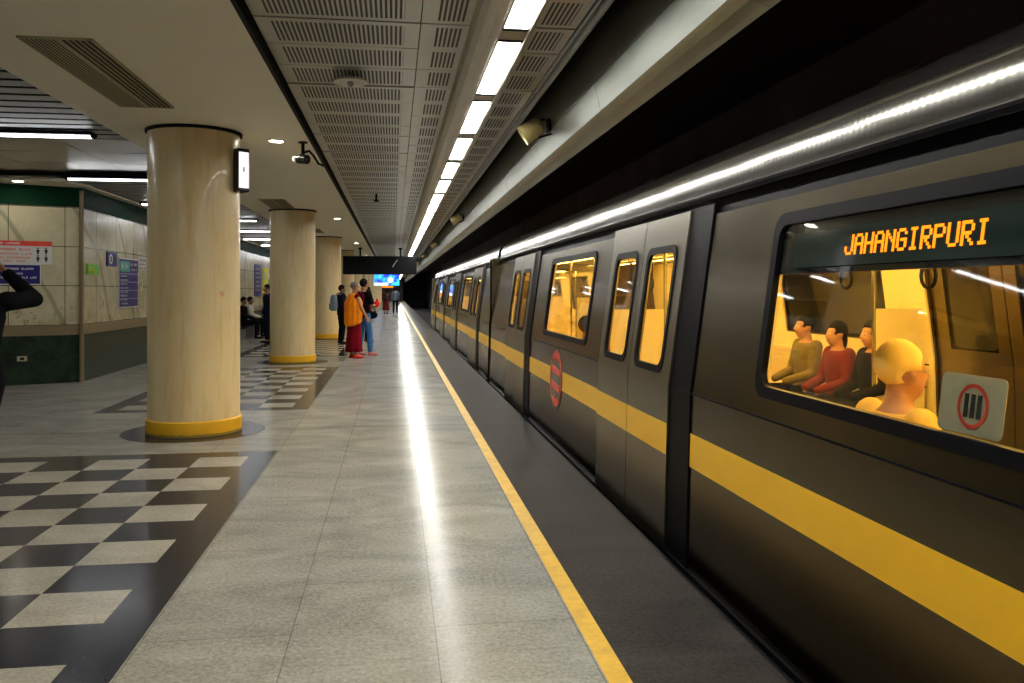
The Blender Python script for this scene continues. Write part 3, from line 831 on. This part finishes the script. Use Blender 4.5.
    # ends, floor, underframe, interior
    for ye in (0, LEN):
        b = B(); y0, y1 = (ye, ye+.05) if ye == 0 else (ye-.05, ye)
        box(b, 1.66, 2.6, y0, y1, -.85, 2.05); box(b, 3.64, 2*XC-1.66, y0, y1, -.85, 2.05); box(b, 2.6, 3.64, y0, y1, 1.85, 2.05); part('end_wall', b, M['steel'])
        b = B(); s = -1 if ye == 0 else 1; ya, yb = sorted((ye, ye+s*.18)); 
        for q in range(3): ym = ya+(yb-ya)*q/3; box(b, 2.45-.02*(q % 2), 2.60, ym, ym+.06, -.05, 2.0); box(b, 3.64, 3.79+.02*(q % 2), ym, ym+.06, -.05, 2.0); box(b, 2.45, 3.79, ym, ym+.06, 1.9, 2.05); box(b, 2.45, 3.79, ym, ym+.06, -.1, -.04)
        part('gangway_bellows', b, M['rubber'])
    b = B(); box(b, 1.66, 2*XC-1.66, .05, LEN-.05, -.10, -.02); part('floor_plate', b, M['train_floor'])
    b = B(); box(b, 1.85, 2*XC-1.85, .4, LEN-.4, -.75, -.10); part('underframe', b, M['black'])
    b = B()
    for yb in (3.2, LEN-3.2):
        for dy in (-1.1, 1.1):
            for xx in (2.27, 3.97-.06): ringed(b, [((xx, yb+dy, -.55), .43, .43, orient((1, 0, 0))), ((xx+.08, yb+dy, -.55), .43, .43, orient((1, 0, 0)))], 28)
    part('wheels', b, M['black'])
    b = B(); box(b, 1.86, 2*XC-1.86, .05, LEN-.05, 1.96, 2.0); part('inner_ceiling', b, M['panel_cream'])
    for xx in (2.55, 3.69):
        b = B(); box(b, xx-.09, xx+.09, .4, LEN-.4, 1.935, 1.958); part('lamp_strip', b, M['train_light'])
    b = B(); 
    for side in (-1, 1):
        for (a0, a1) in ((0.05, DC[0]-.88),)+tuple((DC[k]+.88, DC[k+1]-.88) for k in range(3))+((DC[3]+.88, LEN-.05),):
            if a1-a0 > 3:
                for (ya, yb, za, zb) in ((a0, a1, -.02, 1.03), (a0, a1, 1.86, 1.95), (a0, a0+.60, 1.03, 1.86), (a0+2.66, a1, 1.03, 1.86)): patch(b, ya, yb, za, zb, off=-.035, th=.02, side=side)
            else: patch(b, a0, a1, -.02, 1.95, off=-.035, th=.02, side=side)
    part('inner_lining', b, M['panel_cream'])
    for (a0, a1) in tuple((DC[k]+.95, DC[k+1]-.95) for k in range(3)):
        for side in (-1, 1):
            pr = [(1.72, .40), (1.72, .86), (1.76, .88), (1.80, .86), (1.83, .47), (2.16, .44), (2.19, .41), (2.16, .37), (1.80, .37)]
            b = B(); sweep(b, [(mx(x, side), z) for x, z in pr], a0, a1, True); part('bench_seat', b, M['seat_steel'])
            for ye in (a0-.02, a1+.01):
                b = B(); box(b, *sorted((mx(1.74, side), mx(2.2, side))), ye, ye+.02, .2, 1.35); part('draught_screen', b, M['panel_cream'])
                b = B(); rod(b, (mx(2.2, side), ye+.01, -.02), (mx(2.2, side), ye+.01, 1.96), .017); part('grab_pole', b, M['pole'])
        b = B()
        for xx in (2.42, 3.82):
            rod(b, (xx, a0, 1.80), (xx, a1, 1.80), .015)
            for q in range(3): rod(b, (xx, a0+.3+q*(a1-a0-.6)/2, 1.80), (xx, a0+.3+q*(a1-a0-.6)/2, 1.96), .01)
        part('grab_rail', b, M['pole'])
        for q in range(5):
            yq = a0+.35+q*.7
            b = B(); box(b, 2.41, 2.43, yq-.012, yq+.012, 1.62, 1.79); ringed(b, [((2.42, yq, 1.62-.07*0), .001, .001)]*1+[((2.42, yq, 1.62), .002, .002)], 6)
            rr = .055; ptsr = [(2.42, yq+rr*math.sin(a), 1.57+rr*math.cos(a)) for a in [2*math.pi*i/12 for i in range(13)]]
            bez_tube(b, ptsr, .009, 6); part('strap_handle', b, M['black'])
    # sticker with red ring on the inner face of the far door
    return t
carA = car(-8.33, 'nearest metro car, steel with yellow stripe, orange display and red emblem', True, True)
carB = car(14.50, 'farther metro car behind the nearest one, last car of the train', False, False)
b = B()
for q in range(5): box(b, 2.45, 3.8, 14.16+q*.06, 14.19+q*.06, -.1, 2.1)
for q in range(5): box(b, 2.0, 2.45, 14.165+q*.06, 14.185+q*.06, 1.0, 2.0)
# round notice stuck inside the near window
t = thing('sticker', 'white sticker with a red ring low on the nearest train window', 'sticker', (1.70, 2.25, 1.07))
b = B(); poly_on_side(b, rrect(2.12, 2.40, 1.075, 1.25, .02), -.018, .002); obj('sheet', b, simple('cream_sticker', (.42, .36, .26), .5), t)
b = B(); n = 36
for k in range(n):
    a0, a1 = 2*math.pi*k/n, 2*math.pi*(k+1)/n
    poly_on_side(b, [(2.25+.066*math.cos(a0), 1.16+.066*math.sin(a0)), (2.25+.066*math.cos(a1), 1.16+.066*math.sin(a1)), (2.25+.054*math.cos(a1), 1.16+.054*math.sin(a1)), (2.25+.054*math.cos(a0), 1.16+.054*math.sin(a0))], -.016, .001)
obj('ring', b, M['red'], t)
b = B()
for dy in (-.028, 0, .028): poly_on_side(b, [(2.25+dy-.009, 1.125), (2.25+dy+.009, 1.125), (2.25+dy+.009, 1.195), (2.25+dy-.009, 1.195)], -.016, .001)
obj('pictogram', b, M['black_ink'], t)

# ------------------------------------------------------------------ people
SKIN = simple('brown_skin', (.30, .145, .075), .5, var=.08); HAIR = simple('black_hair', (.008, .007, .006), .7, var=.4, scale=60, spec=.05)
GREYH = simple('grey_hair', (.16, .14, .13), .6, var=.4, scale=60)
EYE = simple('eye_white', (.6, .58, .55), .2); LIP = simple('lip', (.24, .08, .06), .4)
SKIN_R = simple('warm_skin', (.42, .20, .10), .5, var=.08)
def limb(bm, pts, segs=14):
    """tapering chain with balls at the joints; pts: (p, r)"""
    for (p, r), (q, s) in zip(pts, pts[1:]): rod(bm, p, q, r, s, segs)
    for p, r in pts: ball(bm, p, r*.995, sub=2)
def remesh(o, v, it=6):
    m = o.modifiers.new('weld', 'REMESH'); m.mode = 'VOXEL'; m.voxel_size = v; m.use_smooth_shade = True
    s = o.modifiers.new('soft', 'SMOOTH'); s.factor = .5; s.iterations = it; return o
def hand(bm, wr, direction, palm_n, s, side, curl=.5):
    """palm and five bent fingers from the wrist wr; side=+1 right, -1 left"""
    d = Vector(direction).normalized(); n = Vector(palm_n); n = (n-d*n.dot(d)).normalized(); u = d.cross(n)*side
    wr = Vector(wr)
    for i in range(4):
        k = wr+d*.085*s+u*(.030-.020*i)*s
        rod(bm, wr+u*(.018-.012*i)*s, k, .013*s, .011*s, 8); ball(bm, k, .0115*s, sub=1)
        ln = (.040, .045, .042, .033)[i]*s; p = k; a = curl*.5
        for j in range(3):
            dv = d*math.cos(a)+n*math.sin(a); q = p+dv*ln*(1, .65, .5)[j]
            rod(bm, p, q, (.0095-.0012*j)*s, (.0085-.0012*j)*s, 8); ball(bm, q, (.0087-.001*j)*s, sub=1); p = q; a += curl*.8
    p = wr+d*.025*s+u*.022*s; q = p+(d*.6+u*.7+n*.25)*.045*s; r = q+(d*.9+u*.2+n*.4)*.03*s
    limb(bm, [(p, .014*s), (q, .0115*s), (r, .009*s)], 8)
def person(label, loc, rz, pose='stand', h=1.70, top=None, bottom=None, shoes=None, hair=None, skin=None, j=None, group=None, robe=None, sleeve=1.0, bald=False, voxel=.011, hands=True, glasses=False, female=False, headturn=0):
    """local frame: facing +Y, right = +X, z up, feet on 0"""
    s = h/1.70; t = thing('person', label, 'person', loc, rz, group)
    skin = skin or SKIN; hair = hair or HAIR
    J = dict(pel=(0, 0, .93), che=(0, .0, 1.26), nek=(0, 0, 1.45), hed=(0, .025, 1.585))
    for sd, q in ((1, 'R'), (-1, 'L')):
        J['sho'+q] = (sd*.175, -.01, 1.395); J['elb'+q] = (sd*.235, -.03, 1.11); J['wri'+q] = (sd*.235, .06, .87)
        J['hip'+q] = (sd*.095, 0, .90); J['kne'+q] = (sd*.10, .025, .49); J['ank'+q] = (sd*.105, -.02, .085)
    if pose == 'sit':
        dz = -.40
        for k in list(J):
            if k[:3] in ('pel', 'che', 'nek', 'hed', 'sho', 'elb', 'wri', 'hip'): J[k] = (J[k][0], J[k][1], J[k][2]+dz)
        for sd, q in ((1, 'R'), (-1, 'L')): J['kne'+q] = (sd*.13, .43, .53); J['ank'+q] = (sd*.13, .41, .085); J['elb'+q] = (sd*.23, .05, .72); J['wri'+q] = (sd*.12, .30, .64)
    if j: J.update(j)
    J = {k: Vector(v)*s for k, v in J.items()}
    hc = J['hed']; Mh = Matrix.Rotation(headturn, 3, 'Z')
    def H(x, y, z): return hc+Mh @ (Vector((x, y, z))*s)
    # body: one continuous mesh
    b = B()
    ball(b, H(0, -.010, .025), .1*s, (.76, .95, .98), Mh); ball(b, H(0, .022, -.035), .078*s, (.80, .95, 1.08), Mh); ball(b, H(0, .055, -.085), .034*s, (1.1, .9, .8), Mh)
    rod(b, H(0, .085, .012), H(0, .118, -.028), .009*s, .017*s, 8); ball(b, H(0, .108, -.028), .017*s, (1, .9, .8), Mh, 1)
    for sd in (-1, 1): ball(b, H(sd*.078, -.005, -.01), .03*s, (.35, .65, 1.05), Mh, 1); ball(b, H(sd*.03, .072, .026), .022*s, (1.2, .6, .5), Mh, 1)
    rod(b, J['nek']-Vector((0, 0, .06*s)), H(0, -.015, -.07), .062*s, .054*s, 14)
    wf = .86 if female else 1
    up = J['che']-J['pel']; Mt = orient(up) if up.length else None
    Xa = (J['shoR']-J['shoL']).normalized(); Za = (J['nek']-J['pel']).normalized(); Ya = Za.cross(Xa).normalized(); Mt = Matrix((Xa, Ya, Za)).transposed()
    def tor(f, rx, ry, g=0): return (J['pel'].lerp(J['nek'], f)+Ya*(-g), rx*s*wf, ry*s, Mt)
    torso = [(-.12, .12, .09), (-.06, .155, .11), (.08, .158, .112), (.30, .138, .10), (.52, .158, .108), (.72, .178, .112), (.86, .168, .095), (.95, .10, .072), (1.0, .062, .058)]
    ringed(b, [tor(*r) for r in torso], 24)
    for q, sd in (('R', 1), ('L', -1)):
        limb(b, [(J['sho'+q], .054*s), (J['sho'+q].lerp(J['elb'+q], .5), .046*s), (J['elb'+q], .038*s)]); limb(b, [(J['elb'+q], .038*s), (J['elb'+q].lerp(J['wri'+q], .35), .038*s), (J['wri'+q], .025*s)])
        limb(b, [(J['hip'+q], .085*s), (J['hip'+q].lerp(J['kne'+q], .5), .072*s), (J['kne'+q], .052*s)]); limb(b, [(J['kne'+q], .052*s), (J['kne'+q].lerp(J['ank'+q], .3), .055*s), (J['ank'+q], .036*s)])
        limb(b, [(J['ank'+q], .036*s), (J['ank'+q]+Vector((0, .13, -.05))*s, .03*s)])
        if hands:
            dv = (J['wri'+q]-J['elb'+q]).normalized(); pn = Vector((-sd, 0, 0)) if abs(dv.z) > .5 else Vector((0, 0, -1))
            hand(b, J['wri'+q], dv, pn, s*1.05, sd, .55)
    remesh(obj('body', b, skin, t, local=True), .0085 if hands else voxel, 3)
    # eyes and mouth
    b = B()
    for sd in (-1, 1): ball(b, H(sd*.030, .080, .006), .013*s, (1, .6, .8), Mh, 2)
    obj('eyes', b, EYE, t, local=True, smooth=True)
    b = B()
    for sd in (-1, 1): ball(b, H(sd*.030, .0875, .006), .0055*s, (1, .4, 1), Mh, 1); ball(b, H(sd*.031, .086, .032), .02*s, (1, .3, .18), Mh, 1)
    obj('irises_and_brows', b, HAIR, t, local=True, smooth=True)
    b = B(); ball(b, H(0, .094, -.060), .022*s, (1.05, .4, .35), Mh, 2); obj('mouth', b, LIP, t, local=True, smooth=True)
    # hair
    b = B(); k = .97 if bald else 1
    ball(b, H(0, -.020, .038*k), .104*s, (.80, .98, .97), Mh, 3)
    bmesh.ops.delete(b, geom=[v for v in b.verts if ((Mh.transposed() @ (v.co-hc))/s).y > .055 and ((Mh.transposed() @ (v.co-hc))/s).z < .062 or ((Mh.transposed() @ (v.co-hc))/s).z < (-.055 if not bald else -.01) or (abs(((Mh.transposed() @ (v.co-hc))/s).x) > .06 and ((Mh.transposed() @ (v.co-hc))/s).z < .0 and ((Mh.transposed() @ (v.co-hc))/s).y > -.02)], context='VERTS')
    if female: ball(b, H(0, -.075, -.06), .07*s, (.8, .6, 1.5), Mh, 2)
    ho = obj('hair', b, hair, t, local=True, smooth=True); mo = ho.modifiers.new('th', 'SOLIDIFY'); mo.thickness = .006; mo.offset = -1
    if glasses:
        b = B()
        for sd in (-1, 1):
            pr = [H(sd*.033+.022*math.cos(a), .102, .006+.018*math.sin(a)) for a in [2*math.pi*i/12 for i in range(13)]]; bez_tube(b, pr, .002*s, 6)
            bez_tube(b, [H(sd*.055, .10, .01), H(sd*.08, .0, .012)], .002*s, 6)
        obj('glasses', b, M['black'], t, local=True)
    # top garment
    if top:
        b = B(); k = .016*s
        ringed(b, [(c, rx+k, ry+k, Mx) for c, rx, ry, Mx in [tor(*r) for r in [(-.16, .158, .118)]+torso[1:-1]]], 24)
        for q in 'RL':
            e = J['elb'+q]; wv = J['wri'+q]
            if sleeve >= 1: pts = [(J['sho'+q], .070*s), (J['sho'+q].lerp(e, .5), .062*s), (e, .054*s), (e.lerp(wv, .5), .050*s), (e.lerp(wv, .97), .042*s)]
            elif sleeve > 0: pts = [(J['sho'+q], .072*s), (J['sho'+q].lerp(e, .75), .066*s)]
            else: pts = [(J['sho'+q], .068*s)]
            limb(b, pts)
        remesh(obj('top', b, top, t, local=True), voxel, 5)
    if bottom:
        b = B(); ringed(b, [(c, rx, ry, Mx) for c, rx, ry, Mx in [tor(-.16, .125, .10), tor(-.06, .168, .124), tor(.07, .168, .122), tor(.14, .16, .118)]], 24)
        for q in 'RL': limb(b, [(J['hip'+q], .097*s), (J['hip'+q].lerp(J['kne'+q], .5), .085*s), (J['kne'+q], .068*s), (J['kne'+q].lerp(J['ank'+q], .5), .066*s), (J['kne'+q].lerp(J['ank'+q], .93), .055*s)])
        remesh(obj('trousers', b, bottom, t, local=True), voxel, 5)
    if robe:
        mat, z0, rb = robe; ctr = (J['ankR']+J['ankL'])/2
        b = B(); rings = []
        for f in [i/10 for i in range(11)]:
            z = z0*s+(J['pel'].z+.10*s-z0*s)*f; c = Vector(((ctr.x*(1-f)+J['pel'].x*f), (ctr.y*(1-f)+J['pel'].y*f), z))
            rings.append((c, (rb*(1-f)+.165*f)*s, (rb*.86*(1-f)+.125*f)*s))
        prev = None; sg = 48
        for c, rx, ry in rings:
            vs = []
            for i in range(sg):
                a = 2*math.pi*i/sg; wob = 1+.05*math.sin(7*a+1)*(1-(c.z-z0*s)/(J['pel'].z))
                vs.append(b.verts.new((c.x+rx*wob*math.cos(a), c.y+ry*wob*math.sin(a), c.z)))
            if prev:
                for i in range(sg): b.faces.new((prev[i], prev[(i+1) % sg], vs[(i+1) % sg], vs[i]))
            prev = vs
        b.faces.new(prev); o = obj('skirt', b, mat, t, local=True, smooth=True); mo = o.modifiers.new('th', 'SOLIDIFY'); mo.thickness = .006
    shoes = shoes or M['black']
    for q in 'RL':
        a = J['ank'+q]; b = B()
        fz = a.z-.085*s
        ringed(b, [((a.x, a.y-.055*s, fz+.04*s), .030*s, .04*s, orient((0, 1, 0))), ((a.x, a.y-.02*s, fz+.055*s), .040*s, .055*s, orient((0, 1, 0))), ((a.x, a.y+.06*s, fz+.04*s), .043*s, .040*s, orient((0, 1, 0))), ((a.x, a.y+.13*s, fz+.032*s), .048*s, .032*s, orient((0, 1, 0))), ((a.x, a.y+.19*s, fz+.022*s), .036*s, .022*s, orient((0, 1, 0)))], 18)
        obj('shoe', b, shoes, t, local=True, smooth=True)
    t['_'] = 0; del t['_']
    return t, J, s

jeans = cloth('blue_denim', (.05, .16, .42)); dk = cloth('black_cloth', (.005, .005, .007)); maroon = cloth('maroon_robe_cloth', (.15, .004, .012)); orange = cloth('orange_sash_cloth', (.85, .24, .01))
navy = cloth('navy_cloth', (.008, .010, .024)); grey = cloth('grey_blue_shirt', (.12, .15, .20)); redc = cloth('red_cloth', (.65, .02, .02)); darkr = cloth('dark_red_cloth', (.12, .015, .015))
brown = cloth('brown_leather', (.09, .04, .02)); redshoe = simple('red_shoe', (.72, .03, .02), .4); pinkshoe = simple('pink_shoe', (.55, .16, .18), .5); palewhite = cloth('white_shirt', (.55, .52, .45))
def at(px, py=None, d=None):
    """floor point under pixel column px at depth d (or at floor row py)"""
    if d is None: d = 836*1.5/(py-291)
    k = (px-512)/836*d
    return Vector((k*C_+d*S_, -k*S_+d*C_, 0))
# robed man, seen from behind his left shoulder, facing the train
p = at(354.5, 358.2)
mk, J, s = person('robed monk in maroon and orange with grey hair and red shoes, facing the train', p, math.radians(-62), h=1.69, top=maroon, sleeve=0, shoes=redshoe, hair=GREYH, skin=SKIN_R, glasses=True, bald=True, robe=(maroon, .15, .215), voxel=.012,
    j=dict(elbL=(-.27, .0, 1.12), wriL=(-.25, .15, .90), elbR=(.27, .03, 1.15), wriR=(.24, .17, .93)), headturn=math.radians(-15))
# orange shawl over the left shoulder and across the back, hanging to the hip
b = B(); N = 28
rows = []
for f in [i/12 for i in range(13)]:
    z = 1.44-.66*f; rx = .09+.14*min(1, f*3.4); ry = .08+.085*min(1, f*3)
    r = []
    for i in range(N+1):
        a = math.radians(35-172*i/N-10*f); wob = 1+.035*math.sin(i*1.3+f*2)
        r.append(b.verts.new((rx*wob*math.cos(a)*1.04, ry*wob*math.sin(a)*1.15-.01, z-.12*math.sin(math.pi*i/N)**.7*f+.06*f)))
    rows.append(r)
for r0, r1 in zip(rows, rows[1:]):
    for i in range(N): b.faces.new((r0[i], r0[i+1], r1[i+1], r1[i]))
o = obj('orange_shawl', b, orange, mk, local=True, smooth=True); mo = o.modifiers.new('th', 'SOLIDIFY'); mo.thickness = .012; mo.offset = 1
b = B(); pts = [(.16, .0, 1.47), (.10, .12, 1.40), (0, .16, 1.28), (-.10, .165, 1.1), (-.14, .17, .9)]
for k in range(3): bez_tube(b, [(x+.035*k, y+.01, z) for x, y, z in pts], .026, 8)
remesh(obj('maroon_sash', b, maroon, mk, local=True), .012)
# young man in jeans beyond him
p = at(363.5, 355.8)
yj, J, s = person('young man in blue jeans and dark top standing just behind the monk', p, math.radians(-48), h=1.77, top=dk, bottom=jeans, shoes=pinkshoe, sleeve=.6,
    j=dict(elbR=(.24, .05, 1.12), wriR=(.13, .19, 1.12), elbL=(-.24, .0, 1.12), wriL=(-.12, .19, 1.0), ankR=(.12, .10, .085), kneR=(.11, .09, .49), ankL=(-.10, -.06, .085)))
wp = world_of(yj) @ Vector((.09*s, .31*s, 1.15*s))
b = B(); ball(b, wp, .075, (1, .8, 1.0), sub=3); rod(b, wp+Vector((0, 0, .08)), wp+Vector((.01, 0, .13)), .03, .015)
tag(remesh(obj('red_bag', b, redc), .012), 'round red bag held up against the chest of the man in jeans', 'bag')
wp = world_of(yj) @ Vector((-.04*s, .27*s, .90*s))
b = B(); ball(b, wp, .13, (1.1, .7, .72), sub=3); bez_tube(b, [wp+Vector((-.1, 0, .05)), wp+Vector((-.06, 0, .17)), wp+Vector((.06, 0, .17)), wp+Vector((.1, 0, .05))], .014)
tag(remesh(obj('black_bag', b, dk), .012), 'black bag held at the waist of the man in jeans', 'bag')
# someone hidden behind them: only a shoe and a red sleeve come out
p = at(367.5, 341.5)
person('person in a dark red jacket and brown shoes mostly hidden behind the man in jeans', p, math.radians(-75), h=1.62, top=darkr, bottom=dk, shoes=brown)
# backpack wearer at the third column
p = at(341.5, 343.6)
bp, J, s = person('person in dark clothes wearing a grey backpack beside the third column', p, math.radians(-70), h=1.66, top=navy, bottom=dk, shoes=M['black'], headturn=math.radians(-10))
def backpack(name, label, par, s, mat, sc=1.0):
    mw = world_of(par); b = B()
    pts = [(0, -.22, z) for z in (1.0, 1.42)]
    ringed(b, [((0, -.23*s, z*s), rx*s*sc, ry*s*sc) for z, rx, ry in ((.96, .08, .06), (.98, .14, .10), (1.10, .155, .115), (1.28, .15, .10), (1.39, .12, .08), (1.43, .06, .04))], 28)
    for v in b.verts: v.co = mw @ v.co
    t = thing(name, label, 'backpack', mw @ Vector((0, -.23*s, .96*s)), par.rotation_euler.z)
    obj('bag_body', b, mat, t, smooth=True)
    b = B()
    for sd in (-1, 1): bez_tube(b, [mw @ (Vector(q)*s) for q in ((sd*.10, -.17, 1.40), (sd*.115, -.06, 1.485), (sd*.12, .06, 1.45), (sd*.13, .135, 1.30), (sd*.155, .06, 1.12), (sd*.16, -.14, 1.04))], .014*s, 8)
    obj('shoulder_strap', b, M['black'], t)
    b = B(); ringed(b, [((0, -.335*s, z*s), rx*s, .02*s) for z, rx in ((1.0, .09), (1.03, .11), (1.15, .11), (1.18, .09))], 20)
    for v in b.verts: v.co = mw @ v.co
    obj('front_pocket', b, mat, t, smooth=True)
backpack('backpack', 'grey-blue backpack worn by the person beside the third column', bp, s, cloth('grey_backpack_fabric', (.17, .22, .28)))
# far pair walking away
p = at(386, 313.8)
wm, J, s = person('woman in dark red dress walking away far down the platform', p, math.radians(5), h=1.62, top=darkr, shoes=M['black'], female=True, robe=(darkr, .25, .24), hands=False, voxel=.016, j=dict(ankR=(.1, .12, .085), ankL=(-.1, -.12, .085)))
backpack('backpack', 'dark backpack worn by the woman in the red dress far off', wm, s, cloth('dark_backpack_fabric', (.05, .03, .03)))
p = at(395.3, 313.2)
mn, J, s = person('man in grey-blue shirt walking away far down the platform', p, math.radians(-6), h=1.72, top=grey, bottom=dk, hands=False, voxel=.016, j=dict(ankR=(.1, .16, .085), kneR=(.1, .14, .49), ankL=(-.1, -.14, .085), kneL=(-.1, -.02, .49)))
wp = world_of(mn) @ Vector((.24*s, .10, .60))
b = B(); box(b, -.06, .06, -.17, .17, -.13, .13); bmesh.ops.translate(b, vec=wp, verts=b.verts); bez_tube(b, [wp+Vector((0, -.07, .13)), wp+Vector((0, -.05, .2)), wp+Vector((0, .05, .2)), wp+Vector((0, .07, .13))], .01)
o = tag(obj('briefcase', b, M['black']), 'dark bag carried by the man in the grey-blue shirt', 'bag'); mo = o.modifiers.new('bev', 'BEVEL'); mo.width = .02
# man in black at the left edge taking a photo
p = at(-27, d=5.55)
ph, J, s = person('man in black jacket raising a phone at the left edge of the photo', p, math.radians(30), h=1.70, top=dk, bottom=dk, voxel=.010,
    j=dict(kneR=(.04, .03, .49), ankR=(.0, 0, .085), elbR=(.385, .15, 1.44), wriR=(.225, .25, 1.625), elbL=(-.36, .18, 1.38), wriL=(-.10, .34, 1.58), shoR=(.19, 0, 1.43)))
wp = world_of(ph) @ Vector((.04, .40, 1.66))
t = thing('phone', 'black phone held up by the man in the black jacket', 'phone', wp, ph.rotation_euler.z)
b = B(); box(b, -.075, .075, -.004, .004, -.036, .036); o = obj('case', b, M['black_gloss'], t, local=True); mo = o.modifiers.new('bev', 'BEVEL'); mo.width = .003
b = B(); box(b, -.068, .068, -.006, -.004, -.032, .032); obj('screen', b, M['dark_glass'], t, local=True)

# waiting people on the bench by the far left wall
t = thing('bench', 'dark bench by the left wall seen between the two nearest columns', 'bench', (-4.75, 28.6, 0))
b = B(); box(b, -.25, .25, -2.2, 2.2, .34, .40); o = obj('seat', b, M['black_gloss'], t, local=True); mo = o.modifiers.new('bev', 'BEVEL'); mo.width = .015
b = B(); box(b, -.27, -.22, -2.2, 2.2, .46, .86); obj('backrest', b, M['black_gloss'], t, local=True)
for yy in (-1.9, 0, 1.9):
    b = B(); box(b, -.2, .2, yy-.03, yy+.03, 0, .34); obj('leg', b, M['grey_metal'], t, local=True)
person('seated person in black on the bench, nearest to the dark purple board', (-4.70, 27.3, 0), math.radians(-90), 'sit', top=dk, bottom=dk, hands=False, voxel=.014)
person('seated person in a white shirt on the bench below the yellow poster', (-4.72, 28.6, 0), math.radians(-90), 'sit', top=palewhite, bottom=dk, hands=False, voxel=.014)
person('standing person in dark clothes at the left rim of the second column', at(267.5, d=24.2), math.radians(120), h=1.68, top=navy, bottom=navy, hands=False, voxel=.014)

# passengers in the train
def passenger(lab, x, y, rz, top, h=1.66, skin=None, hair=None, dz=0, female=False, pose='stand'):
    person(lab, (x, y, -.02), rz, pose, h=h, top=top, bottom=dk, skin=skin or SKIN_R, hair=hair, hands=False, voxel=.016, group='passengers in the train', female=female)
ochre = cloth('ochre_cloth', (.70, .45, .10)); olive = cloth('olive_cloth', (.14, .11, .04)); pink = cloth('rose_cloth', (.55, .12, .07))
passenger('seated passenger in an olive top, leftmost of the three in the nearest train window', 4.14, 7.97, math.radians(90), olive, pose='sit')
passenger('seated passenger in a dark red top, middle of the three in the nearest train window', 4.14, 7.36, math.radians(90), darkr, 1.60, female=True, pose='sit')
passenger('seated passenger in black, rightmost of the three at the left of the nearest train window', 4.14, 6.76, math.radians(90), dk, 1.64, pose='sit')
passenger('passenger in a pale yellow top sitting with the back to the nearest train window', 2.06, 3.20, math.radians(-90), ochre, 1.70, hair=cloth('pale_yellow_scarf', (.75, .58, .22)), pose='sit')
passenger('passenger in a green top standing behind the right leaf of the middle train door', 2.7, 6.9, math.radians(60), cloth('green_cloth', (.08, .14, .03)), 1.7)
passenger('seated passenger in a rose top with the back to the second train window', 2.04, 8.0, math.radians(-90), pink, 1.62, female=True, pose='sit')
passenger('seated passenger in black at the left corner of the second train window', 2.04, 8.75, math.radians(-90), dk, 1.62, pose='sit')
